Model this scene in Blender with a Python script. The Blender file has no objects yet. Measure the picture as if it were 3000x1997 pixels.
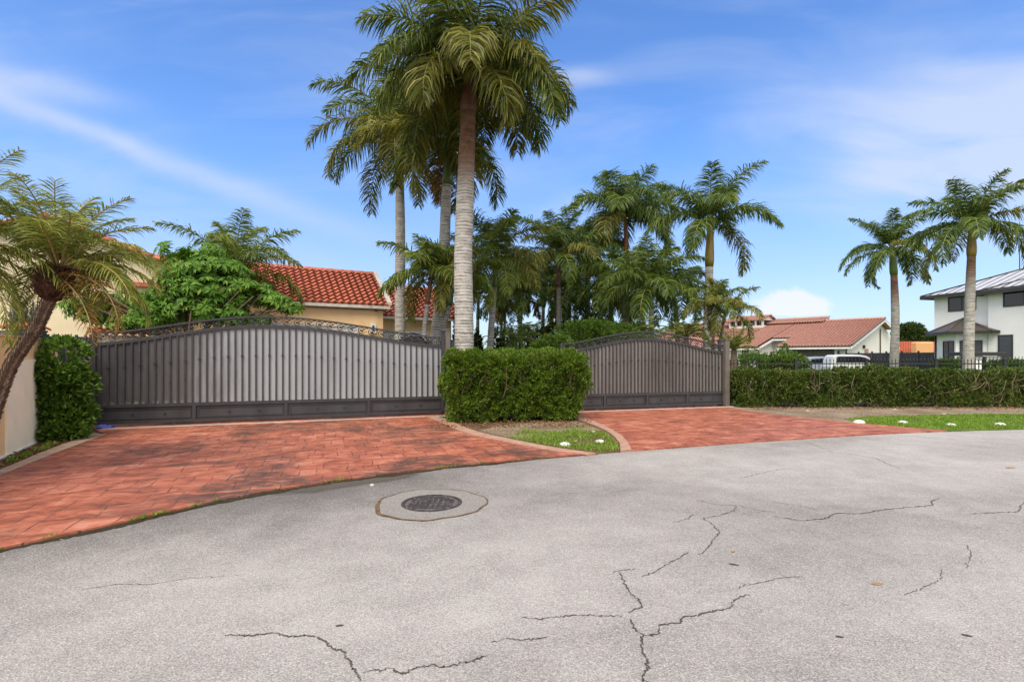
import bpy, math, random
import numpy as np
from math import radians, sin, cos, pi

random.seed(7)
RNG = np.random.default_rng(11)
F = 1523.0          # focal length in photo pixels (photo 3000 x 1997)
HZ = 1044.0         # horizon row
CH = 1.55           # camera height
scene = bpy.context.scene
COL = scene.collection


def G(u, v, z=0.0):
    d = F * (CH - z) / (v - HZ)
    return np.array([(u - 1500) / F * d, d, z])


def W(u, v, d):
    return np.array([(u - 1500) / F * d, d, CH - (v - HZ) / F * d])


def norm(a):
    a = np.asarray(a, float)
    return a / np.maximum(np.linalg.norm(a, axis=-1, keepdims=True), 1e-9)


def smooth_path(pts, n=8, closed=False):
    P = np.array(pts, float)
    out = []
    m = len(P)
    rng = range(m if closed else m - 1)
    for i in rng:
        p1, p2 = P[i], P[(i + 1) % m]
        p0 = P[i - 1] if (i > 0 or closed) else 2 * p1 - p2
        p3 = P[(i + 2) % m] if (i + 2 < m or closed) else 2 * p2 - p1
        for k in range(n):
            t = k / n
            out.append(.5 * ((2 * p1) + (-p0 + p2) * t + (2 * p0 - 5 * p1 + 4 * p2 - p3) * t * t + (-p0 + 3 * p1 - 3 * p2 + p3) * t ** 3))
    if not closed:
        out.append(P[-1])
    return np.array(out)


# ------------------------------------------------------------------ node helpers
class E:
    """little expression wrapper for math nodes"""
    def __init__(s, nt, o):
        s.nt, s.o = nt, o

    def _m(s, op, *a):
        n = s.nt.nodes.new('ShaderNodeMath')
        n.operation = op
        for i, x in enumerate((s,) + a):
            if isinstance(x, E):
                s.nt.links.new(x.o, n.inputs[i])
            else:
                n.inputs[i].default_value = x
        return E(s.nt, n.outputs[0])

    def __add__(s, b): return s._m('ADD', b)
    def __sub__(s, b): return s._m('SUBTRACT', b)
    def __mul__(s, b): return s._m('MULTIPLY', b)
    def __truediv__(s, b): return s._m('DIVIDE', b)
    def abs(s): return s._m('ABSOLUTE')
    def exp(s): return s._m('EXPONENT')
    def max(s, b): return s._m('MAXIMUM', b)
    def min(s, b): return s._m('MINIMUM', b)

    def step(s, a, b):
        n = s.nt.nodes.new('ShaderNodeMapRange')
        n.interpolation_type = 'SMOOTHSTEP'
        s.nt.links.new(s.o, n.inputs[0])
        n.inputs[1].default_value = a
        n.inputs[2].default_value = b
        return E(s.nt, n.outputs[0])


def tex_noise(nt, vec, scale, detail=4, rough=.55, dist=0):
    n = nt.nodes.new('ShaderNodeTexNoise')
    n.inputs['Scale'].default_value = scale
    n.inputs['Detail'].default_value = detail
    n.inputs['Roughness'].default_value = rough
    n.inputs['Distortion'].default_value = dist
    if vec is not None:
        nt.links.new(vec, n.inputs['Vector'])
    return E(nt, n.outputs['Fac'])


def tex_vor(nt, vec, scale, out='Distance', feature='F1', rnd=1):
    n = nt.nodes.new('ShaderNodeTexVoronoi')
    n.feature = feature
    n.inputs['Scale'].default_value = scale
    n.inputs['Randomness'].default_value = rnd
    nt.links.new(vec, n.inputs['Vector'])
    return n.outputs[out]


def mapping(nt, vec, scale=(1, 1, 1), rot=(0, 0, 0), loc=(0, 0, 0)):
    n = nt.nodes.new('ShaderNodeMapping')
    n.inputs['Scale'].default_value = scale
    n.inputs['Rotation'].default_value = rot
    n.inputs['Location'].default_value = loc
    nt.links.new(vec, n.inputs['Vector'])
    return n.outputs[0]


def ramp(nt, fac, stops):
    n = nt.nodes.new('ShaderNodeValToRGB')
    cr = n.color_ramp
    while len(cr.elements) < len(stops):
        cr.elements.new(.5)
    for e, (p, c) in zip(cr.elements, stops):
        e.position = p
        e.color = (*c, 1) if len(c) == 3 else c
    nt.links.new(fac.o if isinstance(fac, E) else fac, n.inputs[0])
    return n.outputs[0]


def mixc(nt, fac, a, b, mode='MIX'):
    n = nt.nodes.new('ShaderNodeMix')
    n.data_type = 'RGBA'
    n.blend_type = mode
    for i, x in ((0, fac), (6, a), (7, b)):
        if isinstance(x, E):
            nt.links.new(x.o, n.inputs[i])
        elif isinstance(x, bpy.types.NodeSocket):
            nt.links.new(x, n.inputs[i])
        elif i == 0:
            n.inputs[0].default_value = x
        else:
            n.inputs[i].default_value = (*x, 1)
    return n.outputs[2]


def newmat(name):
    m = bpy.data.materials.new(name)
    m.use_nodes = True
    nt = m.node_tree
    b = nt.nodes['Principled BSDF']
    tc = nt.nodes.new('ShaderNodeTexCoord')
    return m, nt, b, tc.outputs['Object']


def setcol(nt, b, c):
    if isinstance(c, bpy.types.NodeSocket):
        nt.links.new(c, b.inputs['Base Color'])
    else:
        b.inputs['Base Color'].default_value = (*c, 1)


def addbump(nt, b, h, strength=.3, dist=.01):
    n = nt.nodes.new('ShaderNodeBump')
    n.inputs['Strength'].default_value = strength
    n.inputs['Distance'].default_value = dist
    nt.links.new(h.o if isinstance(h, E) else h, n.inputs['Height'])
    nt.links.new(n.outputs[0], b.inputs['Normal'])


def M(name, col, rough=.6, var=.15, scale=4, bump=0, bscale=60, metal=0, dirt=None, spec=.5, stretch=(1, 1, 1)):
    m, nt, b, o = newmat(name)
    o = mapping(nt, o, stretch)
    c = np.array(col)
    nz = tex_noise(nt, o, scale, 6, .6)
    cc = ramp(nt, nz, [(.3, tuple(c * (1 - var))), (.7, tuple(np.minimum(c * (1 + var), 1)))])
    if dirt:
        d = tex_noise(nt, o, scale * .45, 8, .7, .5).step(dirt[1], dirt[1] + .16) * dirt[2]
        cc = mixc(nt, d, cc, dirt[0])
    setcol(nt, b, cc)
    b.inputs['Roughness'].default_value = rough
    b.inputs['Metallic'].default_value = metal
    b.inputs['Specular IOR Level'].default_value = spec
    if bump:
        addbump(nt, b, tex_noise(nt, o, bscale, 5, .6), bump, .01)
    return m


def leafmat(name, stops, rough=.45, trans=.3, spec=.35):
    """foliage: colour varies leaf by leaf, some light passes through"""
    m, nt, b, o = newmat(name)
    g = nt.nodes.new('ShaderNodeNewGeometry')
    r = E(nt, g.outputs['Random Per Island'])
    big = tex_noise(nt, o, 1.3, 3)
    c = ramp(nt, (r * .6 + big * .55 - .08), stops)
    setcol(nt, b, c)
    b.inputs['Roughness'].default_value = rough
    b.inputs['Specular IOR Level'].default_value = spec
    t = nt.nodes.new('ShaderNodeBsdfTranslucent')
    c2 = mixc(nt, 1.0, c, (1.0, 1.05, .55), 'MULTIPLY')
    nt.links.new(c2, t.inputs[0])
    mx = nt.nodes.new('ShaderNodeMixShader')
    mx.inputs[0].default_value = trans
    nt.links.new(b.outputs[0], mx.inputs[1])
    nt.links.new(t.outputs[0], mx.inputs[2])
    nt.links.new(mx.outputs[0], nt.nodes['Material Output'].inputs[0])
    return m


# ------------------------------------------------------------------ mesh builder
class MB:
    def __init__(s):
        s.v, s.f, s.n, s.mats = [], [], 0, []

    def mi(s, m):
        if m not in s.mats:
            s.mats.append(m)
        return s.mats.index(m)

    def add(s, V, faces, mat, smooth=False):
        """faces: (m,k) array or a list of index lists"""
        V = np.asarray(V, float).reshape(-1, 3)
        s.v.append(V)
        i = s.mi(mat)
        if isinstance(faces, np.ndarray):
            s.f.append((faces + s.n, i, smooth))
        else:
            for f in faces:
                s.f.append((np.array([f]) + s.n, i, smooth))
        s.n += len(V)

    def obox(s, o, ax, ay, az, mat):
        """box from corner o with three edge vectors"""
        o, ax, ay, az = map(lambda q: np.asarray(q, float), (o, ax, ay, az))
        if np.dot(np.cross(ax, ay), az) < 0:
            ax, ay = ay, ax
        V = [o, o + ax, o + ax + ay, o + ay]
        V = V + [p + az for p in V]
        s.add(V, np.array([[0, 3, 2, 1], [4, 5, 6, 7], [0, 1, 5, 4], [1, 2, 6, 5], [2, 3, 7, 6], [3, 0, 4, 7]]), mat)

    def box(s, c, size, mat, rot=0):
        sx, sy, sz = size
        ax = np.array([cos(rot), sin(rot), 0]) * sx
        ay = np.array([-sin(rot), cos(rot), 0]) * sy
        az = np.array([0, 0, sz])
        s.obox(np.asarray(c, float) - ax / 2 - ay / 2 - az / 2, ax, ay, az, mat)

    def cbox(s, c, size, mat, rot=0, bev=.01):
        """box with chamfered vertical edges and top edges"""
        sx, sy, sz = size
        b = bev
        prof = [(-sx/2+b, -sy/2), (sx/2-b, -sy/2), (sx/2, -sy/2+b), (sx/2, sy/2-b), (sx/2-b, sy/2), (-sx/2+b, sy/2), (-sx/2, sy/2-b), (-sx/2, -sy/2+b)]
        rings = []
        for z, k in ((-sz/2, 0), (sz/2-b, 0), (sz/2, b)):
            R = []
            for x, y in prof:
                x2 = x * (1 - 2 * k / sx)
                y2 = y * (1 - 2 * k / sy)
                R.append((c[0] + x2 * cos(rot) - y2 * sin(rot), c[1] + x2 * sin(rot) + y2 * cos(rot), c[2] + z))
            rings.append(R)
        s.loft(rings, mat, cap=True)

    def loft(s, rings, mat, cap=False, smooth=False, closed=True):
        R = np.array(rings, float)
        m, k = R.shape[:2]
        fs = []
        for i in range(m - 1):
            for j in range(k if closed else k - 1):
                j2 = (j + 1) % k
                fs.append([i * k + j, i * k + j2, (i + 1) * k + j2, (i + 1) * k + j])
        base = s.n
        s.add(R.reshape(-1, 3), np.array(fs), mat, smooth)
        if cap:
            i = s.mi(mat)
            s.f.append((np.array([list(range(k - 1, -1, -1))]) + base, i, False))
            s.f.append((np.array([list(range((m - 1) * k, m * k))]) + base, i, False))

    def tube(s, pts, r, mat, sides=8, smooth=True, cap=True):
        P = np.array(pts, float)
        r = np.broadcast_to(np.asarray(r, float), (len(P),))
        T = norm(np.gradient(P, axis=0))
        ref = np.array([0, 0, 1.]) if abs(T[0][2]) < .9 else np.array([1., 0, 0])
        rings = []
        a = np.linspace(0, 2 * pi, sides, endpoint=False)
        n = norm(np.cross(T[0], ref))
        for p, t, rr in zip(P, T, r):
            n = norm(n - t * np.dot(n, t))
            b = np.cross(t, n)
            rings.append(p + rr * (np.cos(a)[:, None] * n + np.sin(a)[:, None] * b))
        s.loft(rings, mat, cap=cap, smooth=smooth)

    def prism(s, poly, z0, z1, mat, side=None):
        P = np.array(poly, float)[:, :2]
        if np.sum(P[:, 0] * np.roll(P[:, 1], -1) - np.roll(P[:, 0], -1) * P[:, 1]) < 0:
            P = P[::-1]
        k = len(P)
        V = np.vstack([np.c_[P, np.full(k, z0)], np.c_[P, np.full(k, z1)]])
        s.add(V, [list(range(k, 2 * k))] + [[j, (j + 1) % k, k + (j + 1) % k, k + j] for j in range(k)], mat)

    def sheet(s, poly, z, mat):
        P = np.array(poly, float)[:, :2]
        if np.sum(P[:, 0] * np.roll(P[:, 1], -1) - np.roll(P[:, 0], -1) * P[:, 1]) < 0:
            P = P[::-1]
        s.add(np.c_[P, np.full(len(P), z)], [list(range(len(P)))], mat)

    def wallpoly(s, pts, back, mat):
        """flat polygon given by 3-D points, thickened along vector back"""
        P = np.array(pts, float)
        k = len(P)
        V = np.vstack([P, P + np.asarray(back, float)])
        s.add(V, [list(range(k)), list(range(2 * k - 1, k - 1, -1))] + [[j, (j + 1) % k, k + (j + 1) % k, k + j][::-1] for j in range(k)], mat)

    def strip(s, A, B, mat):
        """ribbon between two polylines"""
        k = len(A)
        s.add(np.vstack([A, B]), np.array([[i, i + 1, k + i + 1, k + i] for i in range(k - 1)]), mat)

    def lathe(s, c, prof, mat, sides=20, smooth=True):
        a = np.linspace(0, 2 * pi, sides, endpoint=False)
        rings = [np.c_[c[0] + r * np.cos(a), c[1] + r * np.sin(a), np.full(sides, c[2] + z)] for r, z in prof]
        s.loft(rings, mat, smooth=smooth, cap=True)

    def build(s, name, parent=None, origin=None):
        me = bpy.data.meshes.new(name)
        V = np.vstack(s.v)
        if parent is not None:
            origin = ORI[parent.name]
        elif origin is None:
            origin = (0, 0, 0)
        V = V - np.asarray(origin, float)
        me.vertices.add(len(V))
        me.vertices.foreach_set('co', V.astype(np.float32).ravel())
        loops, starts, mi, sm = [], [], [], []
        pos = 0
        for fa, i, smooth in s.f:
            m, k = fa.shape
            loops.append(fa.ravel())
            starts.append(pos + np.arange(m) * k)
            mi.append(np.full(m, i))
            sm.append(np.full(m, smooth))
            pos += m * k
        me.loops.add(pos)
        me.loops.foreach_set('vertex_index', np.concatenate(loops).astype(np.int32))
        np_ = sum(len(x) for x in starts)
        me.polygons.add(np_)
        me.polygons.foreach_set('loop_start', np.concatenate(starts).astype(np.int32))
        for m in s.mats:
            me.materials.append(m)
        me.polygons.foreach_set('material_index', np.concatenate(mi).astype(np.int32))
        me.polygons.foreach_set('use_smooth', np.concatenate(sm).astype(bool))
        me.update(calc_edges=True)
        ob = bpy.data.objects.new(name, me)
        COL.objects.link(ob)
        ORI[ob.name] = np.asarray(origin, float)
        if parent is not None:
            ob.parent = parent
        else:
            ob.location = tuple(float(x) for x in origin)
        return ob


ORI = {}


def tag(o, label=None, cat=None, group=None, kind=None):
    for k, v in (('label', label), ('category', cat), ('group', group), ('kind', kind)):
        if v:
            o[k] = v
    return o


def thing(name, loc, label, cat, group=None):
    o = bpy.data.objects.new(name, None)
    o.empty_display_size = .2
    COL.objects.link(o)
    o.location = tuple(float(x) for x in loc)
    ORI[o.name] = np.asarray(loc, float)
    return tag(o, label, cat, group)


def inpoly(P, poly):
    x, y = P[:, 0], P[:, 1]
    c = np.zeros(len(P), bool)
    Q = np.asarray(poly)[:, :2]
    for (x0, y0), (x1, y1) in zip(Q, np.roll(Q, -1, axis=0)):
        k = ((y0 > y) != (y1 > y)) & (x < (x1 - x0) * (y - y0) / (y1 - y0 + 1e-12) + x0)
        c ^= k
    return c


def scatter(poly, n, rng=RNG):
    Q = np.asarray(poly)[:, :2]
    lo, hi = Q.min(0), Q.max(0)
    out = np.zeros((0, 2))
    while len(out) < n:
        P = lo + rng.random((n * 3, 2)) * (hi - lo)
        out = np.vstack([out, P[inpoly(P, Q)]])
    return out[:n]


def rvec(n, rng=RNG):
    return norm(rng.normal(size=(n, 3)))


def leaves(mb, P, D, size, wid, mat, rng=RNG, fold=.25):
    """n leaves: base points P, axes D (unit), lengths size, width ratio wid"""
    n = len(P)
    size = np.broadcast_to(np.asarray(size, float), (n,))[:, None]
    side = norm(np.cross(D, rvec(n, rng)))
    nn = np.cross(side, D)
    mid = P + D * size * .45 - nn * size * fold * wid
    V = np.stack([P, mid + side * size * wid * .5, P + D * size - nn * size * .12, mid - side * size * wid * .5], 1)
    idx = np.arange(n)[:, None] * 4
    mb.add(V.reshape(-1, 3), np.concatenate([idx + np.array([[0, 1, 2, 3]])]), mat)


def tufts(mb, P, N, k, spread, size, wid, mat, rng=RNG, up=.3):
    """k leaves radiating from every point P around direction N"""
    n = len(P)
    PP = np.repeat(P, k, 0)
    NN = np.repeat(N, k, 0)
    D = norm(NN + rvec(n * k, rng) * spread + np.array([0, 0, up]))
    PP = PP + D * rng.random((n * k, 1)) * size * .5
    leaves(mb, PP, D, size * (.6 + .8 * rng.random(n * k)), wid, mat, rng)


# ------------------------------------------------------------------ materials
MAT = {}


def gauss(x, s):
    return ((x * (1 / s)) * (x * (1 / s)) * -1.0).exp()


def mat_asphalt():
    m, nt, b, o = newmat('asphalt')
    cells = tex_vor(nt, o, 150, 'Color')
    sep = nt.nodes.new('ShaderNodeSeparateColor')
    nt.links.new(cells, sep.inputs[0])
    agg = E(nt, sep.outputs[0])
    fine = tex_noise(nt, o, 210, 3, .6)
    big = tex_noise(nt, mapping(nt, o, (.55, 1, 1), (0, 0, radians(-25))), .33, 5, .55, .4)
    midn = tex_noise(nt, o, 2.2, 6, .65)
    v = agg * .19 + fine * .11 + big * .46 + midn * .20 - .015
    sxy = nt.nodes.new('ShaderNodeSeparateXYZ')
    nt.links.new(o, sxy.inputs[0])
    X_, Y_ = E(nt, sxy.outputs[0]), E(nt, sxy.outputs[1])
    # older, dirtier strip along the driveway edge and paler wheel tracks further out
    ed_ = X_ * .62 - Y_ * .78 + 6.6 + (big - .5) * 1.6
    v = v - ed_.step(2.3, .1) * .16 - X_.step(-.3, -5.0) * .07 + gauss(ed_ - 3.3, .8) * .03
    c = ramp(nt, v, [(.26, (.112, .103, .097)), (.41, (.230, .214, .204)), (.51, (.330, .311, .297)), (.66, (.445, .422, .402))])
    dk = E(nt, tex_vor(nt, o, 70, 'Distance')).step(.22, .08) * tex_noise(nt, o, 9, 4, .65).step(.46, .62)
    c = mixc(nt, dk * .6, c, (.085, .078, .074))
    wh = (agg - .93).step(0, .03) * .22
    c = mixc(nt, wh, c, (.6, .58, .55))
    setcol(nt, b, c)
    b.inputs['Roughness'].default_value = .85
    b.inputs['Specular IOR Level'].default_value = .25
    addbump(nt, b, E(nt, tex_vor(nt, o, 95, 'Distance')) + fine * .6, .55, .006)
    return m


def mat_stamped():
    m, nt, b, o = newmat('stamped_red_concrete')
    wob = nt.nodes.new('ShaderNodeTexNoise')
    wob.inputs['Scale'].default_value = 2.2
    wob.inputs['Detail'].default_value = 3
    nt.links.new(o, wob.inputs['Vector'])
    vm = nt.nodes.new('ShaderNodeVectorMath')
    vm.operation = 'MULTIPLY_ADD'
    nt.links.new(wob.outputs['Color'], vm.inputs[0])
    vm.inputs[1].default_value = (.09, .09, 0)
    nt.links.new(o, vm.inputs[2])
    mp = mapping(nt, vm.outputs[0], rot=(0, 0, radians(-19.5)))
    br = nt.nodes.new('ShaderNodeTexBrick')
    br.inputs['Scale'].default_value = 1
    br.inputs['Brick Width'].default_value = .33
    br.inputs['Row Height'].default_value = .40
    br.inputs['Mortar Size'].default_value = .009
    br.inputs['Mortar Smooth'].default_value = .35
    br.offset = .43
    br.squash = .62
    br.squash_frequency = 3
    br.inputs['Color1'].default_value = (0, 0, 0, 1)
    br.inputs['Color2'].default_value = (1, 1, 1, 1)
    br.inputs['Mortar'].default_value = (.5, .5, .5, 1)
    nt.links.new(mp, br.inputs['Vector'])
    sep = nt.nodes.new('ShaderNodeSeparateColor')
    nt.links.new(br.outputs['Color'], sep.inputs[0])
    per = E(nt, sep.outputs[0])
    mort = E(nt, br.outputs['Fac'])
    n1 = tex_noise(nt, mapping(nt, mp, (1, 1.7, 1)), 2.3, 9, .76, .6)
    c = ramp(nt, n1 * 1.0 + per * .07 - .035, [(.33, (.12, .038, .023)), (.44, (.255, .074, .040)), (.54, (.37, .118, .066)), (.66, (.47, .21, .14))])
    st = tex_noise(nt, o, .55, 8, .68, .6).step(.46, .60) * tex_noise(nt, mapping(nt, mp, (1, 2.5, 1)), 2.3, 8, .75).step(.36, .56)
    sxy = nt.nodes.new('ShaderNodeSeparateXYZ')
    nt.links.new(o, sxy.inputs[0])
    st = st * (E(nt, sxy.outputs[0]).step(2.2, .4) * .75 + .25)
    c = mixc(nt, st * .86, c, (.060, .037, .028))
    pale = tex_noise(nt, mapping(nt, mp, (1, 2.8, 1)), 4.5, 7, .72).step(.60, .74) * tex_noise(nt, o, 1.1, 3).step(.42, .62)
    c = mixc(nt, pale * .7, c, (.66, .42, .35))
    jo = mort * tex_noise(nt, o, 2.4, 5, .7).step(.40, .58)
    c = mixc(nt, jo * .82, c, (.055, .030, .026))
    setcol(nt, b, c)
    b.inputs['Roughness'].default_value = .62
    b.inputs['Specular IOR Level'].default_value = .35
    addbump(nt, b, n1 * .5 - mort * .9, .5, .012)
    return m


def mat_ground(name, stops, scale=9, spots=None):
    m, nt, b, o = newmat(name)
    n = tex_noise(nt, o, scale, 8, .72, .3)
    n2 = tex_noise(nt, o, 1.1, 4)
    c = ramp(nt, n * .65 + n2 * .35, stops)
    if spots:
        s = E(nt, tex_vor(nt, o, spots[1])).step(spots[2], spots[2] * .45) * tex_noise(nt, o, 3.3, 3).step(.42, .6)
        c = mixc(nt, s, c, spots[0])
    setcol(nt, b, c)
    b.inputs['Roughness'].default_value = .95
    b.inputs['Specular IOR Level'].default_value = .1
    addbump(nt, b, n, .8, .03)
    return m


def mat_trunk(zmossy, zbrown, ztop, tone=1.0, light=1.0):
    """royal palm bark: ring scars, lichen low down, fresh brown under the crown"""
    key = ('trunk', round(zmossy, 1), round(zbrown, 1), round(ztop, 1), tone, light)
    if key in MAT:
        return MAT[key]
    m, nt, b, o = newmat('palm_bark')
    sx = nt.nodes.new('ShaderNodeSeparateXYZ')
    nt.links.new(o, sx.inputs[0])
    z = E(nt, sx.outputs[2])
    wv = nt.nodes.new('ShaderNodeTexWave')
    wv.wave_type = 'BANDS'
    wv.bands_direction = 'Z'
    wv.inputs['Scale'].default_value = 3.6
    wv.inputs['Distortion'].default_value = 2.6
    wv.inputs['Detail'].default_value = 4
    wv.inputs['Detail Scale'].default_value = 1.6
    nt.links.new(mapping(nt, o, (.45, .45, 1)), wv.inputs['Vector'])
    rings = tex_noise(nt, mapping(nt, o, (1.3, 1.3, 17)), 1.0, 7, .75)
    blot = tex_noise(nt, o, 5.5, 8, .7)
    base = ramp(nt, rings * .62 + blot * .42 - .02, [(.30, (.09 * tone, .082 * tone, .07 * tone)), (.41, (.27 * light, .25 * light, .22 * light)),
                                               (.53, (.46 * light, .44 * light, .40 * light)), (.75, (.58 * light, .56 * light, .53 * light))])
    scar = E(nt, wv.outputs['Fac']).step(.24, .03) * tex_noise(nt, mapping(nt, o, (3, 3, 9)), 1.3, 4).step(.35, .6)
    base = mixc(nt, scar * .85, base, (.06, .052, .045))
    lich = E(nt, tex_vor(nt, o, 22)).step(.30, .18) * tex_noise(nt, o, 14, 6, .7).step(.38, .52) * z.step(zmossy, zmossy * .70)
    base = mixc(nt, lich * .95, base, (.05, .046, .038))
    brown = ramp(nt, rings * .6 + blot * .4, [(.32, (.05, .028, .018)), (.5, (.17, .095, .06)), (.7, (.30, .19, .13))])
    k = (z + blot * 1.6 - .8).step(zbrown, min(ztop, zbrown + 1.3))
    setcol(nt, b, mixc(nt, k, base, brown))
    b.inputs['Roughness'].default_value = .85
    b.inputs['Specular IOR Level'].default_value = .2
    addbump(nt, b, rings + E(nt, wv.outputs['Fac']) * .5 - lich * .3, .6, .02)
    MAT[key] = m
    return m


def mat_gatepanel():
    """grey sheet metal, faded and dusty in broad uneven patches"""
    m, nt, b, o = newmat('gate_sheet_metal')
    n = tex_noise(nt, mapping(nt, o, (1.2, 1.2, .35)), 1.5, 5, .6, .3)
    s = tex_noise(nt, mapping(nt, o, (18, 18, .8)), 1, 5, .6)
    sx = nt.nodes.new('ShaderNodeSeparateXYZ')
    nt.links.new(o, sx.inputs[0])
    fade = E(nt, sx.outputs[0]).step(.7, 2.7)
    c = ramp(nt, fade * .40 + n * .36 + s * .14, [(.22, (.05, .048, .049)), (.46, (.13, .125, .125)), (.62, (.315, .33, .345)), (.88, (.44, .46, .48))])
    low = E(nt, sx.outputs[2]).step(.60, .47) * tex_noise(nt, mapping(nt, o, (9, 9, 2)), 1, 4).step(.42, .66)
    c = mixc(nt, low * .6, c, (.46, .45, .44))
    setcol(nt, b, c)
    b.inputs['Roughness'].default_value = .55
    b.inputs['Specular IOR Level'].default_value = .4
    return m


def mat_gatepanel_plain():
    m, nt, b, o = newmat('gate_sheet_metal_brown')
    n = tex_noise(nt, mapping(nt, o, (1.2, 1.2, .4)), 1.2, 5, .6, .3)
    s = tex_noise(nt, mapping(nt, o, (18, 18, .8)), 1, 5, .6)
    c = ramp(nt, n * .7 + s * .3, [(.3, (.10, .09, .084)), (.55, (.185, .17, .158)), (.8, (.27, .25, .237))])
    setcol(nt, b, c)
    b.inputs['Roughness'].default_value = .55
    return m


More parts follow.
